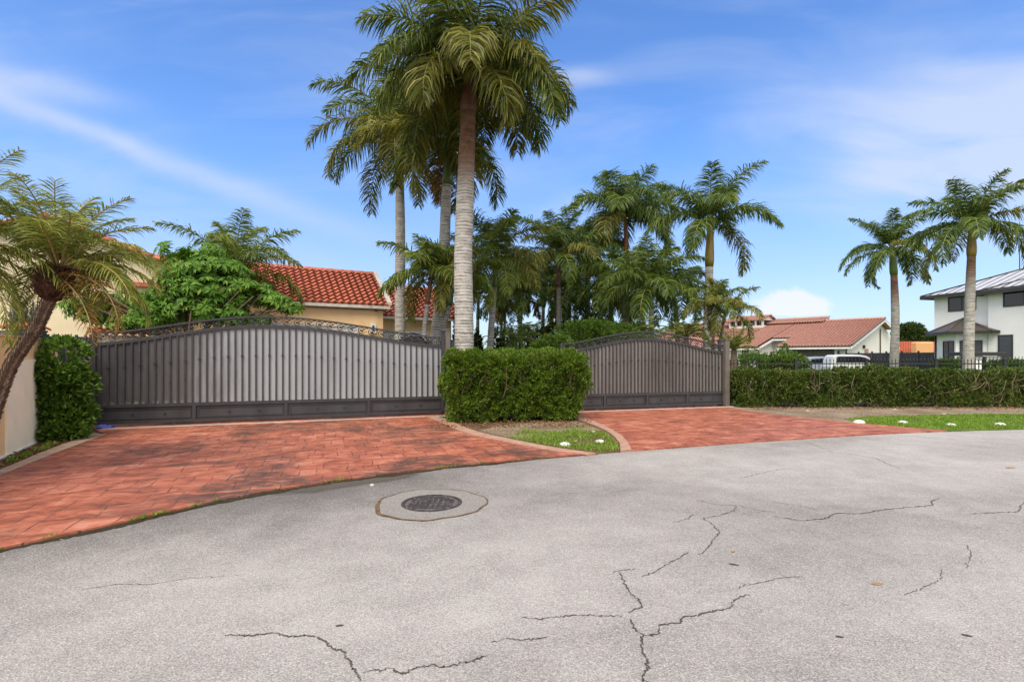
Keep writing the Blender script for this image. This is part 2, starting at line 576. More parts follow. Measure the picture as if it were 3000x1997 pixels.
MAT.update(
    asphalt=mat_asphalt(), stamped=mat_stamped(),
    border=M('pink_concrete', (.34, .20, .14), .8, .22, 5, .4, 70, dirt=((.16, .12, .09), .56, .6)),
    border_l=M('tan_concrete', (.40, .26, .185), .8, .2, 5, .4, 70, dirt=((.18, .15, .12), .56, .6)),
    concrete=M('pale_concrete', (.42, .39, .35), .85, .2, 7, .4, 80, dirt=((.15, .12, .1), .6, .5)),
    dirt=mat_ground('dry_soil', [(.34, (.085, .058, .036)), (.5, (.20, .15, .105)), (.66, (.40, .33, .26))], 20, ((.52, .48, .43), 34, .24)),
    mulch=mat_ground('leaf_mulch', [(.28, (.035, .022, .014)), (.5, (.115, .07, .042)), (.72, (.24, .165, .11))], 22, ((.30, .2, .12), 30, .3)),
    lawn=mat_ground('lawn_soil', [(.3, (.05, .075, .02)), (.5, (.10, .15, .035)), (.7, (.17, .20, .06))], 12),
    gutter=mat_ground('gutter_soil', [(.3, (.018, .016, .010)), (.5, (.040, .034, .020)), (.75, (.085, .072, .045))], 30),
    crack=M('crack_dark', (.060, .050, .044), .95, .4, 30),
    rustcrack=M('rusty_grit', (.115, .066, .030), .95, .55, 12, .5, 60),
    gatedark=M('dark_gate_paint', (.036, .036, .039), .42, .22, 5, .1, 120, dirt=((.11, .105, .10), .6, .5), stretch=(1, 1, .3)),
    gatebar=M('gate_bar_paint', (.044, .041, .041), .42, .25, 8),
    gatepanel=mat_gatepanel(), gatepanel2=mat_gatepanel_plain(),
    lowpanel=M('gate_kick_panel', (.040, .040, .043), .45, .35, 2.5, 0, 60, dirt=((.15, .14, .13), .6, .5), stretch=(1, 1, .25)),
    postbrown=M('taupe_post_paint', (.125, .11, .094), .6, .2, 3, .1),
    ironblue=M('blue_black_iron', (.045, .05, .066), .45, .2, 5),
    cream=M('cream_stucco', (.76, .63, .44), .9, .07, 2, .3, 90, dirt=((.45, .34, .22), .66, .4)),
    creamlight=M('pale_cream_stucco', (.90, .80, .62), .9, .07, 2, .3, 90, dirt=((.4, .36, .3), .66, .4)),
    peach=M('peach_stucco', (.86, .60, .33), .9, .07, 2, .3, 90, dirt=((.58, .38, .20), .62, .5)),
    tan=M('tan_stucco', (.80, .52, .27), .9, .08, 2, .3, 90, dirt=((.34, .22, .12), .64, .4)),
    tilered=M('red_clay_tile', (.44, .130, .074), .7, .28, 6, .3, 60, dirt=((.18, .055, .035), .60, .6)),
    tilepink=M('faded_pink_tile', (.40, .225, .178), .8, .2, 3, .2, 60, dirt=((.26, .12, .09), .62, .5)),
    tilegap=M('tile_riser_painted_shade', (.20, .06, .038), .9, .3, 8),  # darker tile colour for the risers, shade under each course painted in
    orange=M('orange_stucco', (.62, .33, .15), .9, .07, 2, .3, 90),
    tiledark=M('old_tile_edge', (.12, .075, .06), .85, .25, 6),
    tileorange=M('orange_tile', (.42, .10, .04), .8, .2, 3),
    flashing=M('weathered_white_flashing', (.58, .54, .48), .8, .2, 6, .3, 60, dirt=((.25, .2, .15), .56, .6)),
    gutterpipe=M('gutter_taupe', (.30, .25, .20), .5, .12, 3),
    whitewall=M('white_stucco', (.80, .80, .79), .9, .04, 1, .2, 60, dirt=((.62, .61, .6), .66, .4)),
    whitewarm=M('warm_white_stucco', (.78, .75, .70), .9, .05, 1, .2, 60, dirt=((.58, .55, .5), .66, .4)),
    whitepaint=M('white_paint', (.78, .78, .77), .6, .05, 3),
    garage=M('grey_garage_door', (.62, .60, .57), .6, .05, 3),
    brownpanel=M('brown_door_paint', (.07, .05, .042), .5, .2, 3),
    darktrim=M('charcoal_trim', (.025, .025, .027), .5, .2, 3),
    darkwall=M('dark_board_fence', (.022, .022, .024), .6, .3, 3),
    seam=M('grey_metal_roof', (.44, .45, .48), .42, .06, 1),
    seamdark=M('brown_metal_roof', (.060, .048, .040), .5, .12, 2),
    tread=M('cast_iron', (.050, .043, .045), .6, .5, 26, .5, 140, metal=.2, dirt=((.22, .19, .16), .52, .6)),
    collar=M('old_collar_asphalt', (.215, .20, .185), .9, .35, 60, .5, 120, dirt=((.15, .13, .11), .62, .5)),
    treaddust=M('dusty_iron', (.095, .080, .068), .9, .3, 30),
    stonewhite=M('white_painted_stone', (.58, .57, .53), .85, .16, 14, .8, 40, dirt=((.26, .24, .19), .50, .7)),
    rock=M('grey_stone', (.40, .38, .34), .85, .2, 12, .6, 40),
    carwhite=M('white_car_paint', (.60, .61, .62), .25, .02, 1),
    carblue=M('blue_grey_car_paint', (.28, .33, .40), .25, .04, 1),
    carblack=M('black_car_paint', (.012, .012, .013), .3, .1, 1),
    tyre=M('tyre_rubber', (.02, .02, .02), .85, .2, 9),
    rim=M('alloy', (.5, .5, .5), .35, .05, 3, metal=.8),
    bluetarp=M('blue_plastic', (.015, .045, .32), .4, .1, 5),
    twig=M('twig_bark', (.20, .135, .085), .9, .3, 9),
    twigpale=M('pale_twig_bark', (.27, .20, .13), .9, .3, 9),
    bark=M('brown_bark', (.16, .115, .08), .9, .3, 8, .6, 40),
    fibre=M('palm_fibre', (.085, .035, .018), .95, .5, 16, .8, 50),
    scale=M('palm_boot_scale', (.12, .080, .052), .9, .5, 12),
    scalegrey=M('palm_boot_grey', (.26, .20, .15), .9, .4, 12),
    litter=M('dry_leaf', (.30, .17, .075), .8, .35, 20),
    litterdark=M('dark_twig', (.05, .048, .047), .9, .2, 20),
)


def mat_glass():
    m, nt, b, o = newmat('dark_glass')
    setcol(nt, b, (.014, .016, .022))
    b.inputs['Roughness'].default_value = .08
    return m


def mat_blind():
    m, nt, b, o = newmat('shaded_window_glass')
    sx = nt.nodes.new('ShaderNodeSeparateXYZ')
    nt.links.new(o, sx.inputs[0])
    w = nt.nodes.new('ShaderNodeTexWave')
    w.bands_direction = 'Z'
    w.inputs['Scale'].default_value = 4
    nt.links.new(o, w.inputs['Vector'])
    c = ramp(nt, E(nt, w.outputs['Fac']), [(.3, (.03, .034, .045)), (.7, (.06, .066, .085))])
    setcol(nt, b, c)
    b.inputs['Roughness'].default_value = .2
    return m


MAT['glass'] = mat_glass()
MAT['blind'] = mat_blind()
MAT['bronzeglass'] = M('bronze_glass', (.12, .085, .07), .15, .15, 2)

LF = dict(
    royal=leafmat('royal_palm_leaf', [(.15, (.040, .066, .010)), (.45, (.092, .138, .018)), (.72, (.17, .205, .029)), (.92, (.32, .31, .048))]),
    royalgold=leafmat('royal_palm_leaf_golden', [(.12, (.065, .080, .012)), (.45, (.14, .155, .024)), (.75, (.25, .235, .038)), (.95, (.40, .33, .065))]),
    far=leafmat('palm_leaf_dark', [(.15, (.040, .074, .012)), (.5, (.096, .156, .023)), (.8, (.175, .225, .034)), (.95, (.29, .29, .05))]),
    bright=leafmat('palm_leaf_bright', [(.12, (.065, .11, .014)), (.5, (.14, .195, .026)), (.8, (.22, .265, .04)), (.95, (.34, .31, .07))]),
    date=leafmat('date_palm_leaf', [(.12, (.095, .125, .018)), (.45, (.20, .235, .034)), (.75, (.30, .315, .055)), (.95, (.42, .36, .10))]),
    dead=leafmat('dead_frond_leaf', [(.15, (.10, .05, .016)), (.5, (.23, .125, .035)), (.85, (.38, .235, .06))], .7, .25, .15),
    hedge=leafmat('clipped_hedge_leaf', [(.12, (.040, .080, .010)), (.4, (.092, .165, .017)), (.68, (.16, .25, .026)), (.92, (.27, .36, .04))], .42, .3),
    hedger=leafmat('thin_hedge_leaf', [(.12, (.032, .055, .011)), (.4, (.066, .108, .018)), (.66, (.115, .165, .027)), (.85, (.18, .21, .04)), (.97, (.20, .10, .04))], .45, .28),
    shrub=leafmat('tall_shrub_leaf', [(.12, (.036, .080, .013)), (.45, (.078, .160, .020)), (.75, (.13, .23, .028)), (.96, (.24, .30, .05))], .35, .25),
    umbrella=leafmat('palmate_tree_leaf', [(.1, (.042, .105, .012)), (.42, (.085, .19, .019)), (.72, (.14, .27, .026)), (.95, (.23, .36, .05))], .5, .34, .25),
    bush=leafmat('soft_bush_leaf', [(.1, (.03, .07, .008)), (.45, (.07, .14, .014)), (.75, (.13, .21, .025)), (.95, (.2, .27, .04))]),
    cone=leafmat('conifer_leaf', [(.1, (.010, .026, .008)), (.5, (.020, .045, .012)), (.9, (.045, .075, .02))]),
    grass=leafmat('grass_blade', [(.1, (.09, .16, .016)), (.45, (.16, .28, .025)), (.75, (.24, .36, .04)), (.95, (.40, .36, .12))], .55, .3),
    tree=leafmat('broad_tree_leaf', [(.1, (.018, .036, .010)), (.5, (.045, .075, .018)), (.9, (.10, .13, .03))]),
    litter=leafmat('fallen_leaf', [(.1, (.06, .032, .018)), (.5, (.19, .10, .045)), (.9, (.36, .22, .11))], .8, .15, .1),
)
MAT['rachis'] = M('green_rachis', (.16, .18, .05), .5, .2, 4)
MAT['rachisgold'] = M('yellow_rachis', (.30, .22, .08), .5, .2, 4)
MAT['shaft_green'] = M('green_crownshaft', (.085, .135, .03), .35, .3, 5, stretch=(1, 1, .2))
MAT['shaft_gold'] = M('golden_crownshaft', (.22, .15, .02), .35, .45, 4, stretch=(1, 1, .2), dirt=((.055, .075, .015), .5, .8))
MAT['shaft_brown'] = M('brown_crownshaft', (.13, .060, .035), .6, .4, 6, .3, 30, stretch=(1, 1, .25))
MAT['shaft_orange'] = M('orange_crownshaft', (.24, .085, .022), .5, .35, 5, stretch=(1, 1, .2))

# ------------------------------------------------------------------ camera, world, sun
cam = bpy.data.cameras.new('camera')
camo = bpy.data.objects.new('camera', cam)
COL.objects.link(camo)
camo.location = (0, 0, CH)
camo.rotation_euler = (radians(90), 0, 0)
cam.sensor_width = 36
cam.lens = 36 * F / 3000
cam.shift_y = (HZ - 998.5) / 3000
cam.clip_end = 3000
cam.clip_start = .05
scene.camera = camo

SUN_EL, SUN_AZ = 56, 196      # azimuth measured clockwise from +Y: behind the camera, a little to its left
w = bpy.data.worlds.new('World')
scene.world = w
w.use_nodes = True
nt = w.node_tree
bg = nt.nodes['Background']
sky = nt.nodes.new('ShaderNodeTexSky')
sky.sky_type = 'NISHITA'
sky.sun_disc = False
sky.sun_elevation = radians(SUN_EL)
sky.sun_rotation = radians(SUN_AZ)
sky.altitude = 0
sky.air_density = 1.0
sky.dust_density = .6
sky.ozone_density = 1.2
tc = nt.nodes.new('ShaderNodeTexCoord')
sx = nt.nodes.new('ShaderNodeSeparateXYZ')
nt.links.new(tc.outputs['Generated'], sx.inputs[0])
dx, dy, dz = (E(nt, sx.outputs[i]) for i in range(3))
ay = dy.abs().max(.02)
a = dx / ay
c = dz / ay
cmb = nt.nodes.new('ShaderNodeCombineXYZ')
nt.links.new(a.o, cmb.inputs[0])
nt.links.new(c.o, cmb.inputs[1])
pl = cmb.outputs[0]
wisp = tex_noise(nt, mapping(nt, pl, (1, 3.4, 1), (0, 0, radians(20))), 2.1, 7, .55, .55)
wisp2 = tex_noise(nt, mapping(nt, pl, (1, 2.6, 1), (0, 0, radians(-16)), (3, 1, 0)), 1.5, 7, .52, .5)
nz = tex_noise(nt, pl, 3.0, 5, .5)


def U(u): return (u - 1500) / F
def V_(v): return (HZ - v) / F

# thin streak falling from the upper left towards the house
ln = c - (a * -.36) - (V_(300) - (-.36) * U(0)) - (a - U(600)) * (a - U(600)) * .12
streak = gauss(ln + (nz - .5) * .10, .026) * (a.step(U(1500), U(350))) * .62
streak2 = gauss(c + a * .20 - (V_(215) + .20 * U(0)) + (nz - .5) * .10, .028) * a.step(U(520), U(100)) * .5
# broad veil on the right
veil = (gauss(c - (a * .18) - (V_(330) - .18 * U(2500)) + (wisp2 - .5) * .5, .085) * a.step(U(1950), U(2500)) * wisp2.step(.25, .7)) * .75
veil2 = gauss(c - (a * .10) - (V_(465) - .10 * U(2700)) + (wisp2 - .5) * .35, .07) * a.step(U(2250), U(2750)) * wisp.step(.2, .65) * .95
veil3 = gauss(c - V_(180) + (wisp - .5) * .6, .16) * a.step(U(2250), U(2950)) * wisp2.step(.35, .7) * .6
small = gauss(c - V_(222), .022) * gauss(a - U(1690), .06) * wisp.step(.3, .6) * .5
gen = (wisp.step(.40, .80) * .34 + wisp2.step(.42, .8) * .24) * c.step(.0, .25) + .03 + c.step(.42, .0) * .45
# low cumulus behind the red tiled house
cn = tex_noise(nt, pl, 12, 6, .55)
cu = (gauss(a - U(2330), .105) * (c.step(V_(935), V_(915))) * 1.05 - (c - V_(885)).max(0) * 16.0 + (cn - .5) * 1.5).step(.42, .78) * .85
cu2 = gauss(c - V_(935) + (nz - .5) * .10, .03) * gauss(a - U(2480), .28) * .45
cloud = ((streak + streak2 + veil + veil2 + veil3 + small + gen).min(1.0) * .80).max(cu2)
# bright cloud added out of view behind, overhead and beside, as neutral fill light
rear = (dy + (nz - .5) * .35).step(.12, -.30).max((dz + (wisp - .5) * .3).step(.80, .97)).max((dx.abs() - dy * 1.12).step(.04, .40)) * .92
hs = nt.nodes.new('ShaderNodeHueSaturation')
hs.inputs['Saturation'].default_value = 1.30
hs.inputs['Hue'].default_value = .508
hs.inputs['Value'].default_value = 1.0
nt.links.new(sky.outputs[0], hs.inputs['Color'])
tint = mixc(nt, 1.0, hs.outputs[0], (1.0, 1.0, 1.04), 'MULTIPLY')
tint = mixc(nt, c.step(.45, .0), tint, mixc(nt, 1.0, tint, (.50, .58, .74), 'MULTIPLY'))
final = mixc(nt, cloud, tint, (2.75, 3.1, 3.85))
final = mixc(nt, cu, final, (3.75, 3.85, 4.05))
final = mixc(nt, rear, final, (4.9, 4.95, 5.2))
nt.links.new(final, bg.inputs['Color'])
bg.inputs['Strength'].default_value = .135

sun = bpy.data.lights.new('sun', 'SUN')
sun.energy = 2.4
sun.angle = radians(40)
sun.color = (1, .90, .76)
suno = bpy.data.objects.new('sun', sun)
COL.objects.link(suno)
az = radians(SUN_AZ)
el = radians(SUN_EL)
from mathutils import Vector
dirv = Vector((sin(az) * cos(el), cos(az) * cos(el), sin(el)))
suno.rotation_euler = dirv.to_track_quat('Z', 'Y').to_euler()
suno.location = (0, 0, 30)
scene.view_settings.view_transform = 'Standard'
scene.view_settings.look = 'None'
scene.view_settings.exposure = 0.90
scene.cycles.max_bounces = 6
scene.cycles.diffuse_bounces = 3
scene.cycles.glossy_bounces = 2
scene.cycles.transmission_bounces = 4
scene.cycles.sample_clamp_indirect = 4

# ------------------------------------------------------------------ ground, road, driveways
mb = MB()
mb.sheet([(-700, -300), (700, -300), (700, 1200), (-700, 1200)], -.04, MAT['lawn'])
tag(mb.build('ground'), kind='structure')

edge_px = [(0, 1612), (170, 1575), (350, 1535), (520, 1496), (700, 1458), (850, 1431), (1000, 1409), (1150, 1389), (1300, 1371), (1500, 1351), (1700, 1334), (1850, 1322),
           (2000, 1311), (2150, 1300), (2300, 1290), (2500, 1277), (2650, 1269), (2790, 1264), (3000, 1258)]
edge = [G(u, v)[:2] for u, v in edge_px]
edge = [(-8.2, -2.6), (-6.4, .8)] + edge + [(15.5, 11.7), (24, 12.4), (60, 13.5)]
EDGE = smooth_path(edge, 6)
mb = MB()
mb.sheet(list(map(tuple, EDGE)) + [(60, -40), (-30, -40), (-14, -12)], 0.0, MAT['asphalt'])
road = tag(mb.build('road'), kind='structure')


def edge_between(x0, x1):
    return EDGE[(EDGE[:, 0] >= x0) & (EDGE[:, 0] <= x1)]


def gp(lst, n=5):
    return smooth_path([G(u, v)[:2] for u, v in lst], n)


# left driveway outline
lb_in = [G(u, v)[:2] for u, v in [(311, 1275), (160, 1332), (0, 1397)]]
lb_in.append(lb_in[-1] + (lb_in[-1] - lb_in[0]) * 1.2)
lb_out = [G(u, v)[:2] for u, v in [(272, 1273), (130, 1326), (0, 1382)]]
lb_out.append(lb_out[-1] + (lb_out[-1] - lb_out[0]) * 1.2)
isl_l_in = gp([(1275, 1221), (1310, 1232), (1391, 1265), (1506, 1292), (1630, 1316), (1745, 1332)])      # island side
isl_l_out = gp([(1240, 1221), (1277, 1234), (1360, 1270), (1480, 1298), (1605, 1322), (1720, 1336)])     # driveway side
isl_r_in = gp([(1640, 1217), (1702, 1234), (1774, 1264), (1812, 1297), (1818, 1325)])
isl_r_out = gp([(1680, 1216), (1755, 1243), (1817, 1277), (1842, 1305), (1850, 1322)])
gl0, gl1 = np.array([-9.04, 11.19]), np.array([-1.81, 13.78])
gdir = norm(gl1 - gl0)
gn = np.array([-gdir[1], gdir[0]])             # into the yard
back = [tuple(gl1 + gdir * .3 + gn * 4.5), tuple(gl0 - gdir * .1 + gn * 4.5)]
ed = edge_between(lb_in[-1][0] + .2, isl_l_out[-1][0])
poly = [tuple(gl0 - gdir * .1 + gn * .2)] + [tuple(p) for p in lb_in] + [tuple(p) for p in ed] + [tuple(p) for p in isl_l_out[::-1]] + [tuple(gl1 + gdir * .3)] + back
mb = MB()
mb.prism(poly, -.05, .022, MAT['stamped'])
tag(mb.build('driveway'), kind='structure')
DRV_L = poly

gr1 = np.array([6.60, 16.10])
gr0 = np.array([1.33, 14.47])
gdir2 = norm(gr1 - gr0)
gn2 = np.array([-gdir2[1], gdir2[0]])
rb = gp([(2128, 1193), (2200, 1206), (2300, 1219), (2400, 1229), (2500, 1240), (2640, 1252), (2777, 1263)])
ed2 = edge_between(isl_r_out[-1][0], rb[-1][0])
poly2 = [tuple(p) for p in isl_r_out] + [tuple(p) for p in ed2] + [tuple(p) for p in rb[::-1]] + [tuple(gr1 + gn2 * 5), tuple(gr0 + gn2 * 5), tuple(gr0 + gn2 * .3)]
mb = MB()
mb.prism(poly2, -.05, .022, MAT['stamped'])
tag(mb.build('driveway'), kind='structure')


def band(name, A, B, z, mat, joints=0):
    m_ = MB()
    A3 = np.c_[A, np.full(len(A), z)]
    B3 = np.c_[B, np.full(len(B), z)]
    k = len(A)
    lo = np.array([0, 0, z + .06])
    V = np.vstack([A3, B3, A3 - lo, B3 - lo])
    fs = [[i, i + 1, k + i + 1, k + i] for i in range(k - 1)] + [[2 * k + i, 2 * k + i + 1, i + 1, i] for i in range(k - 1)] + [[k + i, k + i + 1, 3 * k + i + 1, 3 * k + i] for i in range(k - 1)]
    fs += [[0, k, 3 * k, 2 * k], [k - 1, 2 * k - 1, 4 * k - 1, 3 * k - 1]]
    m_.add(V, fs, mat)
    return tag(m_.build(name), kind='structure')


def resample(P, n):
    P = np.asarray(P, float)
    d = np.r_[0, np.cumsum(np.linalg.norm(np.diff(P, axis=0), axis=1))]
    t = np.linspace(0, d[-1], n)
    return np.c_[np.interp(t, d, P[:, 0]), np.interp(t, d, P[:, 1])]


band('kerb_band', resample(lb_out, 20), resample(lb_in, 20), .034, MAT['border_l'])
band('kerb_band', resample(isl_l_in, 30), resample(isl_l_out, 30), .034, MAT['border'])
band('kerb_band', resample(isl_r_out, 30), resample(isl_r_in, 30), .034, MAT['border'])

# concrete gate tracks
for p, q, d, g_, off in ((gl0, gl1, gdir, gn, .42), (gr0, gr1, gdir2, gn2, .34)):
    A_ = p - g_ * off + d * .3
    B_ = q - g_ * off + d * .05
    band('gate_track', np.array([A_, (A_ + B_) / 2, B_]), np.array([A_, (A_ + B_) / 2, B_]) + g_ * .10, .032, MAT['concrete'])

# planting island, left bed and verge on the right
ed3 = edge_between(isl_l_in[-1][0], isl_r_in[-1][0])
ISL = [tuple(p) for p in isl_l_in] + [tuple(p) for p in ed3] + [tuple(p) for p in isl_r_in[::-1]] + [tuple(gr0 - np.array([0, .1])), tuple(gl1 + gdir * .25)]
mb = MB()
mb.prism(ISL, -.05, .012, MAT['mulch'])
tag(mb.build('island_soil'), kind='structure')
ISLG = [G(u, v)[:2] for u, v in [(1480, 1284), (1540, 1262), (1640, 1268), (1700, 1250), (1770, 1268), (1806, 1297), (1814, 1322), (1760, 1329), (1640, 1313), (1560, 1298)]]
ISLD = [G(u, v)[:2] for u, v in [(1440, 1272), (1520, 1248), (1680, 1243), (1760, 1262), (1700, 1278), (1560, 1288)]]
wl0, wl1 = G(9.6, 1341)[:2], G(76, 1311)[:2]
wdir = norm(wl1 - wl0)
bed = [tuple(p) for p in lb_out[::-1]] + [tuple(gl0 - gdir * .25)] + [tuple(wl0 + wdir * 3.2), tuple(wl0 - wdir * 4.5)]
mb = MB()
mb.sheet(bed, .010, MAT['mulch'])
tag(mb.build('bed_soil'), kind='structure')
verge_d = [tuple(p) for p in rb[:26]] + [tuple(G(2600, 1224)[:2]), tuple(G(3000, 1213)[:2]), (22, 14.2), (22, 18), (6.9, 17.2)]
mb = MB()
mb.sheet(verge_d, .008, MAT['dirt'])
tag(mb.build('verge_soil'), kind='structure')
ed4 = edge_between(rb[-2][0], 24)
vg = [tuple(p) for p in rb[22:-1]] + [tuple(p) for p in ed4] + [(24, 14.0)] + [tuple(G(u, v)[:2]) for u, v in [(3000, 1215), (2800, 1217), (2640, 1220), (2540, 1224), (2470, 1229)]]
mb = MB()
mb.prism(vg, -.05, .014, MAT['lawn'])
tag(mb.build('verge_lawn_soil'), kind='structure')


def grass(name, polys, label, group=None):
    m_ = MB()
    for poly, n, h in polys:
        P2 = scatter(poly, n)
        # thin out in patches
        f = np.sin(P2[:, 0] * 3.1 + 1.3 * np.sin(P2[:, 1] * 2.3)) + np.sin(P2[:, 1] * 4.2 + P2[:, 0] * 1.7)
        P2 = P2[f + RNG.random(len(P2)) * 2.2 > .1]
        P = np.c_[P2, np.full(len(P2), .01)]
        D = norm(rvec(len(P)) * .75 + np.array([0, 0, 1.0]))
        leaves(m_, P, D, h * (.4 + RNG.random(len(P))), .22, LF['grass'])
    return tag(m_.build(name), label, 'grass', kind='stuff')


m_ = MB()
m_.sheet([G(u, v)[:2] for u, v in [(1400, 1264), (1470, 1246), (1560, 1240), (1690, 1236), (1764, 1262), (1700, 1272), (1600, 1284), (1520, 1289)]], .016, MAT['dirt'])
tag(m_.build('pebbly_soil'), kind='structure')
grass('grass', [(ISLG, 9000, .05), (ISLD, 500, .04)], 'short green grass on the tip of the planting island')
grass('grass', [(vg, 60000, .055), (verge_d, 900, .05)], 'bright green grass strip between hedge soil and road')
# weeds along the driveway joint and left bed
m_ = MB()
sel = edge_between(-5, 1.2)
n = 190
ii = RNG.integers(0, len(sel) - 1, n)
tt = RNG.random((n, 1))
keep = (np.sin(ii * .9) + np.sin(ii * .37 + 1)) > .35
P2 = (sel[ii] * (1 - tt) + sel[ii + 1] * tt + RNG.normal(size=(n, 2)) * .012)[keep]
P = np.c_[P2, np.full(len(P2), .004)]
tufts(m_, P, np.tile([0, 0, 1.], (len(P), 1)), 5, .9, .03, .35, LF['grass'])
bedw = scatter([G(u, v)[:2] for u, v in [(30, 1352), (150, 1300), (180, 1305), (60, 1352), (15, 1372)]], 45)
tufts(m_, np.c_[bedw, np.full(len(bedw), .012)], np.tile([0, 0, 1.], (len(bedw), 1)), 5, .9, .06, .35, LF['grass'])
tag(m_.build('weeds'), 'small weeds in the joint between red driveway and road', 'weeds', kind='stuff')

# fallen leaves under the hedges
m_ = MB()
for poly, n, sz in (([(-1.7, 11.0), (1.7, 11.2), (1.9, 12.6), (-1.7, 12.4)], 1500, .05), ([(7, 15.0), (18, 15.0), (18, 16), (7, 15.9)], 1500, .055),
                    ([tuple(G(u, v)[:2]) for u, v in [(0, 1378), (265, 1271), (170, 1285), (20, 1345)]], 800, .05)):
    P2 = scatter(poly, n)
    P = np.c_[P2, .02 + RNG.random(n) * .03]
    D = norm(rvec(n) * np.array([1, 1, .25]))
    leaves(m_, P, D, sz * (.5 + RNG.random(n)), .45, LF['litter'])
tag(m_.build('fallen_leaves'), 'dry brown leaves lying on the soil under the hedges', 'fallen leaves', kind='stuff')


# ------------------------------------------------------------------ road cracks, gutter grime
def crack(px, w0, mat=None, taper=True, jit=.022):
    P = resample([G(u, v)[:2] for u, v in px], max(8, int(len(px) * 9)))
    k = len(P)
    rng = np.random.default_rng(int(abs(px[0][0] * 7 + px[0][1])))
    P = P + np.cumsum(rng.normal(size=(k, 2)), 0) * jit * .12 + rng.normal(size=(k, 2)) * jit * .27
    T = norm(np.gradient(P, axis=0))
    N = np.c_[-T[:, 1], T[:, 0]]
    t = np.linspace(0, 1, k)
    ww = w0 * .85 * (.25 + 1.3 * rng.random(k)) * (np.minimum(1, np.minimum(t, 1 - t) * 7 + .45) if taper else 1)
    A_ = np.c_[P + N * ww[:, None] / 2, np.full(k, .004)]
    B_ = np.c_[P - N * ww[:, None] / 2, np.full(k, .004)]
    m_ = MB()
    m_.strip(A_, B_, mat or MAT['crack'])
    return m_.build('crack', road)


CR = [
    ([(660, 1857), (720, 1860), (800, 1853), (850, 1866), (905, 1862), (950, 1880), (985, 1907), (1010, 1906), (1030, 1940), (1058, 1975), (1075, 1997)], .011),
    ([(1058, 1975), (1100, 1966), (1150, 1957), (1190, 1970), (1250, 1950), (1320, 1945), (1400, 1930), (1440, 1915)], .011),
    ([(1440, 1880), (1470, 1876), (1540, 1877), (1605, 1866)], .007),
    ([(1528, 1811), (1600, 1817), (1680, 1806), (1760, 1806), (1845, 1808)], .009),
    ([(1845, 1808), (1850, 1835), (1880, 1863), (1870, 1905), (1885, 1950), (1870, 1985), (1900, 2010)], .011),
    ([(1845, 1795), (1882, 1775), (1870, 1750), (1845, 1730), (1830, 1700), (1815, 1672)], .010),
    ([(1795, 1676), (1815, 1670), (1855, 1664)], .006),
    ([(1885, 1862), (1930, 1850), (1935, 1826), (1990, 1825), (2000, 1808), (2060, 1795), (2130, 1778), (2140, 1755), (2180, 1737)], .011),
    ([(2160, 1725), (2210, 1708), (2280, 1690), (2345, 1686)], .007),
    ([(1880, 1692), (1940, 1660), (1980, 1640), (2015, 1616)], .008),
    ([(2045, 1626), (2080, 1605), (2100, 1575), (2118, 1558), (2090, 1530), (2068, 1518)], .009),
    ([(2050, 1521), (2100, 1512), (2150, 1495), (2158, 1482)], .009),
    ([(2040, 1464), (2100, 1476), (2170, 1480), (2230, 1495), (2285, 1500)], .008),
    ([(2265, 1512), (2350, 1526), (2420, 1520), (2455, 1503), (2530, 1504), (2600, 1492), (2700, 1486), (2745, 1481), (2740, 1470), (2762, 1460)], .014),
    ([(2830, 1508), (2900, 1503), (2985, 1500), (2998, 1478), (3010, 1466)], .010),
    ([(1970, 1530), (2000, 1525), (2030, 1508)], .008),
    ([(2265, 1470), (2330, 1480), (2400, 1495)], .006),
    ([(2830, 1595), (2840, 1620), (2830, 1665)], .006),
    ([(2760, 1668), (2755, 1700), (2700, 1720), (2650, 1742)], .005),
    ([(230, 1728), (330, 1712), (450, 1710), (560, 1690), (700, 1685)], .005),
    ([(1540, 1460), (1650, 1448), (1760, 1440), (1800, 1430)], .005),
    ([(2170, 1400), (2260, 1380), (2320, 1372)], .007),
    ([(2350, 1290), (2440, 1325), (2560, 1340), (2640, 1375)], .007),
    ([(1095, 1490), (1300, 1545)], .0),
]
for px, w0 in CR:
    if w0:
        crack(px, w0)

# dark mossy gutter line along the driveway edge
m_ = MB()
sel = resample(edge_between(-5.6, 1.2), 170)
rng = np.random.default_rng(5)
T = norm(np.gradient(sel, axis=0))
N = np.c_[T[:, 1], -T[:, 0]]
wv = .070 + .022 * np.sin(np.arange(170) * .23) + .012 * np.sin(np.arange(170) * .71 + 1) + rng.random(170) * .04
wv = np.maximum(wv, .010) * np.clip((np.arange(170)[::-1]) / 30, .25, 1)
m_.strip(np.c_[sel - N * .006, np.full(170, .0045)], np.c_[sel + N * wv[:, None], np.full(170, .0035)], MAT['gutter'])
m_.build('gutter_grime', road)


# damp stain beside the manhole, an irregular patch
def mat_stain():
    m, nt, b, o = newmat('damp_stain')
    n = tex_noise(nt, mapping(nt, o, (1, 2.0, 1), (0, 0, radians(-30))), 3.2, 6, .6)
    setcol(nt, b, ramp(nt, tex_noise(nt, o, 120, 3), [(.3, (.05, .040, .030)), (.7, (.125, .105, .085))]))
    b.inputs['Roughness'].default_value = .8
    tr = nt.nodes.new('ShaderNodeBsdfTransparent')
    mx = nt.nodes.new('ShaderNodeMixShader')
    uv = nt.nodes.new('ShaderNodeAttribute')
    uv.attribute_name = 'fade'
    k = (E(nt, uv.outputs['Fac']) * 1.5 + n - .95).step(.05, .75) * .8
    nt.links.new(k.o, mx.inputs[0])
    nt.links.new(tr.outputs[0], mx.inputs[1])
    nt.links.new(b.outputs[0], mx.inputs[2])
    nt.links.new(mx.outputs[0], nt.nodes['Material Output'].inputs[0])
    return m


MAT['stain'] = mat_stain()


